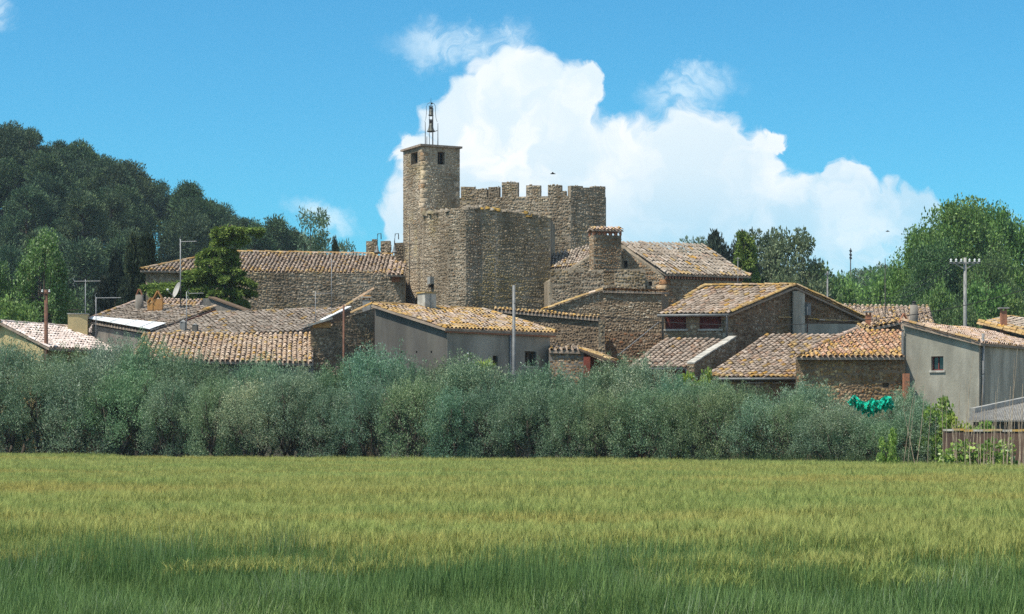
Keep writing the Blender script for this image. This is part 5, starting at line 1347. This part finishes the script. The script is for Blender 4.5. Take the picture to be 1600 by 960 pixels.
CE = [(.4, (.165, .25, .055)), (.3, (.21, .30, .07)), (.2, (.11, .17, .04)), (.1, (.27, .36, .11))]
def make_cedar(kind, seed, layers, cols=CE, H=7.):
    random.seed(seed); spec = [(bend((0, 0, -.4), (.35, 0, H*.93), .03, 5), [.26, .22, .18, .13, .08, .04])]; Ps, ups = [], []
    for (z, ang, L, drop, wd) in layers:
        dx, dy = math.cos(ang), math.sin(ang); base = V(.35*z/H, 0, z); tip = base+V(dx*L, dy*L, -drop); mid = base+V(dx*L*.5, dy*L*.5, .18)
        spec.append(([base, mid, tip], [.07, .05, .02]))
        n = int(1500*L*wd); f = rng.random(n)**.7
        b, m_, tp = map(np.array, (base, mid, tip))
        c = (1-f)[:, None]**2*b+2*(f*(1-f))[:, None]*m_+(f**2)[:, None]*tp
        w = wd*np.sin(np.pi*np.clip(f*.8+.15, 0, 1))
        s = rng.uniform(-1, 1, n)*w; hang = -rng.random(n)**2.6*.30*wd+.04
        c[:, 0] += -dy*s; c[:, 1] += dx*s; c[:, 2] += hang+rng.normal(0, .03, n)-.12*np.abs(s)
        Ps.append(c); ups.append(np.tile([dx*.8, dy*.8, -.25], (n, 1)))
    P, U = np.concatenate(Ps), np.concatenate(ups)
    crown = leaves('crown', P, .24, .06, cols, U, .45, 'pine')
    tr = limbs(spec, 6).mesh('trunk', True); tr.materials.append(K['bark']); proto(kind, tr, crown)
random.seed(5); lay = []
for (z, Ll, Rr) in ((10.15, .8, 1.75), (9.7, .75, .9), (9.15, 1.35, .55), (8.65, 1.7, .65), (8.1, 2.1, 1.0), (7.6, 2.3, 1.8), (7.05, 2.6, 1.6), (6.5, 3.2, 1.5), (5.9, 2.8, 1.6), (5.2, 2.8, 1.8), (4.4, 2.8, 2.0), (3.5, 2.6, 2.2)):
    for j in range(8):
        a = j*math.pi/4+random.uniform(-.3, .3); w_ = .5+.5*math.cos(a); L = (Ll*(1-w_)+Rr*w_)*random.uniform(.8, 1.08)
        lay.append((z+random.uniform(-.13, .13), a, L, .06+.10*L, .33*random.uniform(.8, 1.2)))
lay += [(7.35, math.pi, 4.3, .15, .5), (7.25, math.pi+.12, 3.8, .35, .5), (7.0, math.pi-.1, 3.9, .5, .5), (6.6, math.pi+.1, 3.2, .5, .5), (10.2, 0., 1.9, .0, .4)]
make_cedar('cedar', 5, lay, H=10.6)
lay2 = [(1+6.3*(i/50), i*2.4, (1.5*(1-(1+6.3*i/50)/8.2)+.35)*random.uniform(.7, 1.2), .25, .4) for i in range(51)]
make_cedar('smallcedar', 6, lay2)

def tree_px(kind, name, label, cat, px, py_top, d, H0, wscale=None, sc=None, rot=None, group=None, zb=None):
    """stand a tree on the ground under the sight line so that its top meets the photo's top"""
    x = (px-800)/F*d; g = float(ground_h(x, d)) if zb is None else zb; h = EYE+(HOR-py_top)/F*d-g
    s = h/H0
    plant(kind, name, label, cat, (x, d, g), s*(wscale or 1), s, rot, group)
tree_px('poplar', 'poplar_tree', 'bright green poplar with glinting leaves beside the white tiled house', 'poplar', 66, 342, 128, 9.9, .62)
tree_px('poplar', 'poplar_tree', 'partly seen green poplar at the foot of the pine hill', 'poplar', -14, 380, 128, 9.9, .62, rot=2.)
tree_px('bush', 'leafy_bush', 'leafy green bush beneath the poplar by the white tiled house', 'bush', 18, 462, 116, 3.9, .48)
tree_px('darkbush', 'leafy_bush', 'darker bush between the poplar and the cypresses', 'bush', 100, 455, 140, 3.9, .5)
tree_px('conifer', 'conifer_tree', 'ragged dark conifer next to the twin cypresses', 'conifer', 180, 384, 134, 8.1, .62)
tree_px('conifer', 'conifer_tree', 'short dark conifer in front of the twin cypresses', 'conifer', 196, 430, 130, 8.1, .68)
tree_px('conifer', 'conifer_tree', 'brownish low conifer left of the twin cypresses', 'conifer', 160, 428, 132, 8.1, .7)
tree_px('cypress', 'cypress_tree', 'dark columnar cypress, left one of the touching pair by the castle hall', 'cypress', 211, 366, 132, 8.0, .80)
tree_px('cypress2', 'cypress_tree', 'dark columnar cypress of the touching pair, beside the hall roof end', 'cypress', 229, 363, 131.5, 8.0, .60)
tree_px('cedar', 'cedar_tree', 'yellow green cedar with layered drooping branches before the castle hall', 'cedar', 343, 354, 116.5, 10.45, 1., rot=0.)
tree_px('gumtree', 'gum_tree', 'tall airy grey green tree with sky showing through behind the hall roof', 'tree', 489, 313, 160, 9.6, .52)
tree_px('gumtree', 'gum_tree', 'lower grey green tree right of the airy tree behind the hall roof', 'tree', 540, 366, 158, 9.6, .42, rot=1.)
tree_px('cypress', 'cypress_tree', 'slim dark cypress tip showing behind the hall roof', 'cypress', 523, 372, 156, 8., .4)
for px, py, d, k, lab in ((398, 352, 250, 2, 'dense dark pine behind the cedar top'), (430, 338, 252, 1, 'dense dark pine left of the airy tree'), (455, 352, 255, 4, 'small dark pine touching the airy tree')):
    tree_px('pine%d' % k, 'pine_tree', lab, 'pine tree', px, py, d, 11+k*.7, .85)
# right-hand side
tree_px('greytree', 'grey_green_tree', 'pale grey green tree left of the dark pointed conifer', 'tree', 1084, 367, 185, 9.6, .55)
tree_px('conifer', 'conifer_tree', 'dark pointed conifer rising over the castle house roof', 'conifer', 1119, 355, 172, 8.1, .95)
tree_px('conifer', 'conifer_tree', 'dark conifer behind the yellow green cedar', 'conifer', 1160, 358, 172, 8.1, .85)
tree_px('smallcedar', 'cedar_tree', 'slender yellow green cedar at the end of the castle house', 'cedar', 1172, 366, 140, 7.3, .72)
tree_px('greytree', 'grey_green_tree', 'grey green tree behind the slender cedar', 'tree', 1193, 354, 180, 9.6, .62, rot=.5)
tree_px('greytree', 'grey_green_tree', 'spreading grey green tree standing alone against the cloud', 'tree', 1236, 352, 178, 9.6, .66, rot=3.)
for px, py, d, ws, kd, lab in ((1262, 424, 190, .8, 'darkbush', 'round dark bush below the spreading grey green tree'), (1230, 430, 185, .8, 'darkbush', 'dark bush behind the shuttered house ridge'),
                        (1305, 432, 240, .8, 'darkbush', 'dark green bush near the slim grey pole'), (1352, 440, 200, .95, 'bush', 'bright green bush behind the far tiled roof'), (1316, 446, 195, .8, 'bush', 'bright green rounded bush right of the slim pole'),
                        (1395, 440, 190, .7, 'bush', 'bright bush at the foot of the big tree'), (1462, 452, 170, .75, 'bush', 'light green bush left of the concrete pole'), (1545, 445, 168, .9, 'bush', 'light green bush right of the concrete pole'),
                        (1595, 470, 160, .8, 'bush', 'light green bush at the right behind the lichen verge'), (1430, 475, 165, .6, 'darkbush', 'dark bush behind the round chimney'), (1500, 480, 160, .7, 'darkbush', 'dark bush at the base of the concrete pole')):
    tree_px(kd, 'bush', lab, 'bush', px, py, d, 3.75, ws*.62)
for px, py, d, k, ws, lab in ((1500, 316, 186, 'plane', .64, 'big bushy green tree behind the concrete pole'), (1442, 360, 190, 'plane', .52, 'big green tree leaning left over the bushes'), (1560, 326, 192, 'plane', .5, 'green tree filling the middle of the big group'),
                         (1600, 350, 196, 'plane2', .6, 'darker tree at the right of the big group'), (1462, 380, 180, 'plane2', .55, 'dark lower tree in front of the big group'), (1550, 400, 178, 'plane2', .55, 'dark green tree below the big trees right of the pole'), (1660, 345, 190, 'greytree', .7, 'grey green tree beyond the big group')):
    tree_px(k, 'broadleaf_tree', lab, 'tree', px, py, d, 9.6, ws, rot=px*.7)
for i in range(26):
    px = 1210+i*19; d = 330+random.uniform(-40, 50); x = (px-800)/F*d; g = float(ground_h(x, d))
    top = np.interp(px, [1210, 1260, 1300, 1345, 1380, 1420, 1700], [450, 440, 434, 424, 420, 418, 420])+random.uniform(-2, 6); h = EYE+(HOR-top)/F*d-g
    plant(('darkbush', 'greybush')[i % 2], 'wood_tree', 'rounded dull green tree of the distant wooded rise', 'tree', (x, d, g), max(.9, h/3.75*.8), h/3.75, group='trees on the distant rise')

# palm in front of the grey house, fig, beans, yellow shrubs, wild grass
def palm():
    p = at(755, 585, 89.3); t = thing('fan_palm', 'yellow green fan palm in front of the grey house wall', 'palm', (p.x, p.y, 0))
    MB().tube([(p.x, p.y, -.2), (p.x, p.y, p.z+.1)], [.16, .13], 8).build('trunk', K['bark'], t, True)
    K['palm'] = mat('palm_frond', (.16, .25, .035), (.22, .30, .05), 3, .6, transl=.25)
    for i in range(11):
        a = i*2.4; el = random.uniform(.2, 1.1); d = V(math.cos(a)*math.cos(el), math.sin(a)*math.cos(el), math.sin(el)); s = d.cross(V(0, 0, 1)).normalized()
        c = V(p.x, p.y, p.z+.1)+d*.25; m = MB()
        for k in range(9):
            b = (k-4)/4*1.15; e = d*math.cos(b)+s*math.sin(b); n = e.cross(d.cross(s)).normalized()
            tip = c+e*.55-V(0, 0, .05*abs(k-4)); m.add([c, c+e*.3+n*.03, tip, c+e*.3-n*.03], [(0, 1, 2, 3)])
        m.tube([V(p.x, p.y, p.z), c], .012, 4); m.build('frond', K['palm'], t)
palm()
K['petal'] = mat('white_petal', (.78, .78, .72), None, rough=.8)
def flower_bush(px, py, d):
    p = at(px, py, d); t = thing('flowering_shrub', 'shrub with white flowers beside the fan palm', 'shrub', (p.x, p.y, 0))
    c = rng.normal(0, 1, (22, 3))*np.array([.14, .12, .14])+np.array(p)
    P, d_ = clump_points(c, np.full(22, .16), 40)
    o = obj('foliage', leaves('foliage', P, .10, .05, GD, d_), t)
    m = MB()
    for i in range(34):
        q = Vector(c[i % 22])+V(random.uniform(-.15, .15), -.14+random.uniform(-.1, .05), random.uniform(-.12, .15))
        for k in range(5):
            a = k*1.257; m.add([q, q+V(math.cos(a-.4)*.035, -.01, math.sin(a-.4)*.035), q+V(math.cos(a)*.055, -.015, math.sin(a)*.055), q+V(math.cos(a+.4)*.035, -.01, math.sin(a+.4)*.035)], [(0, 1, 2, 3)])
    m.build('flowers', K['petal'], t, kind='stuff')
    MB().tube([(p.x, p.y, -.1), (p.x+.03, p.y, p.z)], [.04, .02], 5).build('stem', K['bark'], t)
flower_bush(739, 577, 88.6)
def px_plant(kind, name, lab, cat, px, py_top, d, H0, ws=1.): tree_px(kind, name, lab, cat, px, py_top, d, H0, ws)
px_plant('fig', 'yellow_green_shrub', 'bright yellow green shrub in front of the sloping parapet', 'shrub', 1075, 580, 86.5, 2.85, .62)
px_plant('fig', 'yellow_green_shrub', 'yellow green sprig showing before the lower tiled roof', 'shrub', 1116, 574, 87.5, 2.85, .4)
px_plant('fig', 'fig_tree', 'upright yellow green fig sapling above the garden wall', 'tree', 1468, 618, 71.5, 2.85, .52)
px_plant('fig', 'fig_tree', 'spreading light green fig beside the corrugated shed', 'tree', 1494, 648, 71.3, 2.85, .72)
px_plant('fig', 'fig_tree', 'low green fig in front of the corrugated shed', 'tree', 1545, 657, 70.0, 2.85, .75)
px_plant('fig', 'fig_tree', 'yellow green fig leaves among the last olives', 'tree', 1388, 668, 69.0, 2.85, .42)
BN = [(.4, (.24, .36, .07)), (.3, (.34, .45, .11)), (.2, (.14, .24, .05)), (.1, (.52, .60, .34))]
def beans():
    for i in range(17):
        px = 1472+i*6.6+random.uniform(-2, 2); d = 66.9-(px-1470)*.012+random.uniform(-.3, .3); p = at(px, 726, d); h = random.uniform(1.1, 1.6)+.2*(i > 10)
        t = thing('bean_plant', 'leafy yellow green bean plant climbing by the low garden wall', 'bean plant', (p.x, p.y, 0), 'bean plants by the low wall')
        n = 80; P = np.stack([p.x+rng.normal(0, .10, n), p.y+rng.normal(0, .10, n), rng.uniform(.3, h, n)], 1)
        obj('leaves', leaves('leaves', P, .15, .12, BN, np.array([0, -.4, .2]), .9), t, kind='stuff')
        MB().tube([(p.x, p.y, -.05), (p.x+.03, p.y, h*.5), (p.x, p.y, h)], [.012, .01, .006], 4).build('stem', K['cane'], t)
beans()
def net():
    # green net thrown over the olive branches: one crumpled hanging sheet
    nu, nv = 70, 22; vs, fs = [], []; d = 70.6
    top = ([1326, 1332, 1338, 1346, 1353, 1360, 1368, 1376, 1383, 1390, 1397], [625, 618, 617, 625, 629, 622, 625, 626, 618, 620, 631])
    bot = ([1326, 1336, 1348, 1358, 1370, 1384, 1397], [632, 639, 645, 651, 645, 642, 638])
    for j in range(nv+1):
        for i in range(nu+1):
            px = 1326+71*i/nu; f = j/nv; y0, y1 = np.interp(px, *top), np.interp(px, *bot)+2.5*math.sin(px*.9)
            w = .13*math.sin(px*.55+f*4)+.08*math.sin(px*1.3-f*9)+.05*math.sin(f*17+px*.4)+random.uniform(-.03, .03)-.22*math.sin(math.pi*f)
            vs.append(at(px+random.uniform(-.5, .5)+2*math.sin(f*6+px*.2), y0+(y1-y0)*f+random.uniform(-.5, .5), d+w))
    for j in range(nv):
        for i in range(nu):
            if random.random() < .05: continue
            a = j*(nu+1)+i; fs.append((a, a+1, a+nu+2, a+nu+1))
    tag(obj('plastic_net', pyd('net', vs, fs), None, K['net']), 'crumpled bright turquoise green plastic net draped over the olives', 'net')
net()
def bird(px, py, d, s, lab):
    c = at(px, py, d)
    t = thing('bird', lab, 'bird', tuple(c))
    MB().tube([c+V(-.5*s, 0, 0), c+V(-.25*s, 0, .05*s), c+V(.2*s, 0, .05*s), c+V(.5*s, 0, 0)], [.02*s, .13*s, .12*s, .02*s], 8).build('body', K['iron'], t, True)
    for g in (-1, 1): MB().add([c+V(-.18*s, 0, .08*s), c+V(.15*s, 0, .08*s), c+V(.02*s, g*.5*s, .28*s), c+V(-.2*s, g*.9*s, .2*s)], [(0, 1, 2, 3)]).build('wing', K['iron'], t)
bird(864, 272, 140, .38, 'small dark bird flying above the keep battlements'); bird(1387, 362, 150, .3, 'small dark bird flying left of the big tree')

# ------------------------------------------------------------------ barley field, near grass, verge
def blade(m, p, ang, h, w, lean, bend_=.5):
    """a tapering two-piece blade"""
    dx, dy = math.cos(ang), math.sin(ang); sx_, sy_ = -dy*w, dx*w
    q = V(p[0]+dx*lean*.35, p[1]+dy*lean*.35, h*.6); e = V(p[0]+dx*lean, p[1]+dy*lean, h)
    m[0] += [(p[0]-sx_, p[1]-sy_, 0), (p[0]+sx_, p[1]+sy_, 0), (q.x+sx_*.8, q.y+sy_*.8, q.z), (q.x-sx_*.8, q.y-sy_*.8, q.z), (e.x, e.y, e.z), (e.x+sx_*.1, e.y+sy_*.1, e.z)]
    n = len(m[0])-6; m[1] += [(n, n+1, n+2, n+3), (n+3, n+2, n+5, n+4)]; return e, (dx, dy)
def barley_patch(seed, cnt, size=1.0):
    random.seed(seed); m = [[], []]; col = []
    for i in range(cnt):
        p = (random.uniform(-size/2, size/2), random.uniform(-size/2, size/2)); a = random.uniform(0, 6.28); h = random.gauss(.69, .045)
        g = random.uniform(.8, 1.2); e, d = blade(m, p, a, h, .0022, random.uniform(.02, .10)); col += [(.14*g, .20*g, .05*g)]*6
        b = random.uniform(0, 6.28); blade(m, p, b, h*random.uniform(.55, .9), .0048, random.uniform(.08, .2)); col += [(.115*g, .195*g, .045*g)]*6
        # nodding ear with spread awns
        y = random.uniform(.8, 1.2); hc = (.36*y, .36*y, .13*y); L = random.uniform(.06, .09); q = V(e.x+d[0]*.02, e.y+d[1]*.02, e.z+L)
        s = V(-d[1], d[0], 0)*.006; n = len(m[0])
        m[0].extend([tuple(e-s*.6), tuple(e+s*.6), tuple(q+s), tuple(q-s)]); m[1].append((n, n+1, n+2, n+3)); col += [hc]*4
        for k in range(4):
            b = a+random.uniform(-1.2, 1.2); t = q+V(math.cos(b)*random.uniform(.02, .08), math.sin(b)*random.uniform(.02, .08), random.uniform(.05, .11)); n = len(m[0]); c0 = e+(q-e)*random.uniform(.3, 1)
            w2 = s*.28; m[0].extend([tuple(c0-w2), tuple(c0+w2), tuple(t+w2*.3), tuple(t-w2*.3)]); m[1].append((n, n+1, n+2, n+3)); col += [(.46*y, .45*y, .18*y)]*4
    return raw_mesh('barley', np.array(m[0]), np.array(m[1]), np.array(col))
def grass_patch(seed, cnt, h0, cols, size=1.0, w=.006, lean=.2):
    random.seed(seed); m = [[], []]; col = []
    for i in range(cnt):
        p = (random.uniform(-size/2, size/2), random.uniform(-size/2, size/2)); g = random.uniform(.7, 1.25); c = random.choice(cols)
        blade(m, p, random.uniform(0, 6.28), max(.06, random.gauss(h0, h0*.2)), w*random.uniform(.6, 1.3), random.uniform(.02, lean)); col += [tuple(x*g for x in c)]*6
    return raw_mesh('grass', np.array(m[0]), np.array(m[1]), np.array(col))
K['barley'] = mat('barley', (.88, .93, .70), (.70, .87, .64), .40, .75, tint=True, transl=.3, stretch=(.32, 1.0, .0), c3=(.98, .90, .66), scale3=.16, detail=3)
K['grass'] = mat('green_grass', (.88, .94, .78), (.70, .84, .72), .6, .65, tint=True, transl=.25, stretch=(.5, 1, 0))
def scatter(name, label, cat, protos, P, rot, scl, m):
    """one object that repeats a few patches over the ground (geometry nodes); what nobody could count"""
    for i, me in enumerate(protos): me.materials.append(m)
    pc = bpy.data.collections.new(name+'_patches')
    for i, me in enumerate(protos): pc.objects.link(bpy.data.objects.new('%s_patch_%d' % (name, i), me))
    me = bpy.data.meshes.new(name); me.vertices.add(len(P)); me.vertices.foreach_set('co', P.astype(np.float32).ravel())
    a = me.attributes.new('rot', 'FLOAT_VECTOR', 'POINT'); a.data.foreach_set('vector', rot.astype(np.float32).ravel())
    a = me.attributes.new('scl', 'FLOAT_VECTOR', 'POINT'); a.data.foreach_set('vector', scl.astype(np.float32).ravel())
    o = bpy.data.objects.new(name, me); COL.objects.link(o); tag(o, label, cat, kind='stuff')
    ng = bpy.data.node_groups.new(name, 'GeometryNodeTree')
    ng.interface.new_socket('Geometry', in_out='INPUT', socket_type='NodeSocketGeometry'); ng.interface.new_socket('Geometry', in_out='OUTPUT', socket_type='NodeSocketGeometry')
    gi, go = ng.nodes.new('NodeGroupInput'), ng.nodes.new('NodeGroupOutput')
    iop = ng.nodes.new('GeometryNodeInstanceOnPoints'); ci = ng.nodes.new('GeometryNodeCollectionInfo'); ci.inputs[0].default_value = pc; ci.inputs[1].default_value = True; ci.inputs[2].default_value = True
    iop.inputs['Pick Instance'].default_value = True
    r = ng.nodes.new('GeometryNodeInputNamedAttribute'); r.data_type = 'FLOAT_VECTOR'; r.inputs[0].default_value = 'rot'
    s = ng.nodes.new('GeometryNodeInputNamedAttribute'); s.data_type = 'FLOAT_VECTOR'; s.inputs[0].default_value = 'scl'
    er = ng.nodes.new('FunctionNodeEulerToRotation')
    ng.links.new(gi.outputs[0], iop.inputs['Points']); ng.links.new(ci.outputs[0], iop.inputs['Instance'])
    ng.links.new(r.outputs[0], er.inputs[0]); ng.links.new(er.outputs[0], iop.inputs['Rotation']); ng.links.new(s.outputs[0], iop.inputs['Scale'])
    ng.links.new(iop.outputs[0], go.inputs[0])
    o.modifiers.new('scatter', 'NODES').node_group = ng
    return o
def wave(x, y): return .5*np.sin(x*.21+1.3*np.sin(y*.17)+.4)+.3*np.sin(x*.47-y*.60+2)+.35*np.sin(y*.85+.35*np.sin(x*.3))+.2*np.sin(x*1.1+y*1.7)
def field_points(y0, y1, step, margin=4.):
    out = []
    y = y0
    while y < y1:
        half = y*.25+margin; x = np.arange(-half, half, step); yy = np.full(len(x), y)
        k = yy < edge_y(x)-.2; out.append(np.stack([x[k], yy[k]], 1)); y += step
    return np.concatenate(out)
def FRONT(x): return 21.6-.24*x+.12*np.sin(x*1.1)+.08*np.sin(x*2.7)     # ragged near edge of the crop
q = field_points(16, 98, .92); q = q+rng.normal(0, .10, q.shape); q = q[q[:, 1] > FRONT(q[:, 0])+rng.uniform(-.7, 1.5, len(q))]
n = len(q); hh = .88+.08*wave(q[:, 0], q[:, 1])+rng.normal(0, .025, n)-.24*(1-sst(-.3, 3.5, q[:, 1]-FRONT(q[:, 0])))
P = np.concatenate([q, np.full((n, 1), .005)], 1); rot = np.stack([rng.normal(0, .03, n), rng.normal(0, .03, n), rng.integers(0, 4, n)*math.pi/2+rng.normal(0, .1, n)], 1)
scatter('barley_field', 'ripening yellow green barley field in front of the olive rows', 'barley', [barley_patch(300+i, 400) for i in range(5)], P, rot, np.stack([np.ones(n)*1.08, np.ones(n)*1.08, hh], 1), K['barley'])
q = field_points(11.5, 29, .55, 3.); q = q+rng.normal(0, .09, q.shape); q = q[q[:, 1] < FRONT(q[:, 0])+rng.uniform(.8, 3.2, len(q))]; n = len(q)
near = sst(-4.0, 1.6, q[:, 1]-FRONT(q[:, 0]))
hh = .80+.16*np.sin(q[:, 0]*.9+1.2*np.sin(q[:, 1]))+.10*np.sin(q[:, 0]*2.3+q[:, 1]*1.9)+rng.normal(0, .10, n)+.72*near
P = np.concatenate([q, np.full((n, 1), .004)], 1); rot = np.stack([rng.normal(0, .05, n), rng.normal(0, .05, n), rng.uniform(0, 6.28, n)], 1)
GC = [(.15, .235, .075), (.18, .27, .09), (.13, .21, .08), (.22, .30, .11), (.16, .24, .10)]
gp = [grass_patch(330+i, 760, .36, GC, .72, .0042, .26) for i in range(5)]+[grass_patch(340, 700, .40, GC+[(.34, .38, .26)], .72, .0045, .34)]
scatter('near_grass', 'dark green young grass in front of the barley', 'grass', gp, P, rot, np.stack([np.ones(n), np.ones(n), hh], 1), K['grass'])
# rough verge under the olives
x = np.arange(-30, 24, .5); q = np.concatenate([np.stack([x, edge_y(x)+o], 1) for o in (.1, .6, 1.1, 1.6, 2.2, 3., 3.8, 4.6, 5.4)]); q = q+rng.normal(0, .12, q.shape); n = len(q)
hh = rng.uniform(.55, 1.15, n)+.8*sst(3, 9, q[:, 0])*(q[:, 1] < edge_y(q[:, 0])+1.4)*sst(17, 13, q[:, 0])
P = np.concatenate([q, np.full((n, 1), .004)], 1); rot = np.stack([np.zeros(n), np.zeros(n), rng.uniform(0, 6.28, n)], 1)
vp = [grass_patch(350+i, 150, .5, [(.08, .13, .06), (.06, .10, .05), (.12, .15, .07)], .7, .009, .22) for i in range(3)]
scatter('verge_grass', 'rough grass along the foot of the olive trees', 'grass', vp, P, rot, np.stack([np.ones(n), np.ones(n), hh], 1), K['grass'])

# ------------------------------------------------------------------ air
hz = bpy.data.materials.new('haze_air'); hz.use_nodes = True; ht = hz.node_tree; ht.nodes.clear()
pv_ = N(ht, 'ShaderNodeVolumePrincipled'); pv_.inputs['Color'].default_value = (.62, .80, .95, 1); pv_.inputs['Density'].default_value = .00018; pv_.inputs['Anisotropy'].default_value = .2
ho = N(ht, 'ShaderNodeOutputMaterial'); ht.links.new(pv_.outputs[0], ho.inputs['Volume'])
hb = MB().hexa([V(-330, -60, -3), V(330, -60, -3), V(330, 560, -3), V(-330, 560, -3), V(-330, -60, 75), V(330, -60, 75), V(330, 560, 75), V(-330, 560, 75)])
tag(obj('haze', outward(hb.mesh('haze')), None, hz), kind='stuff')
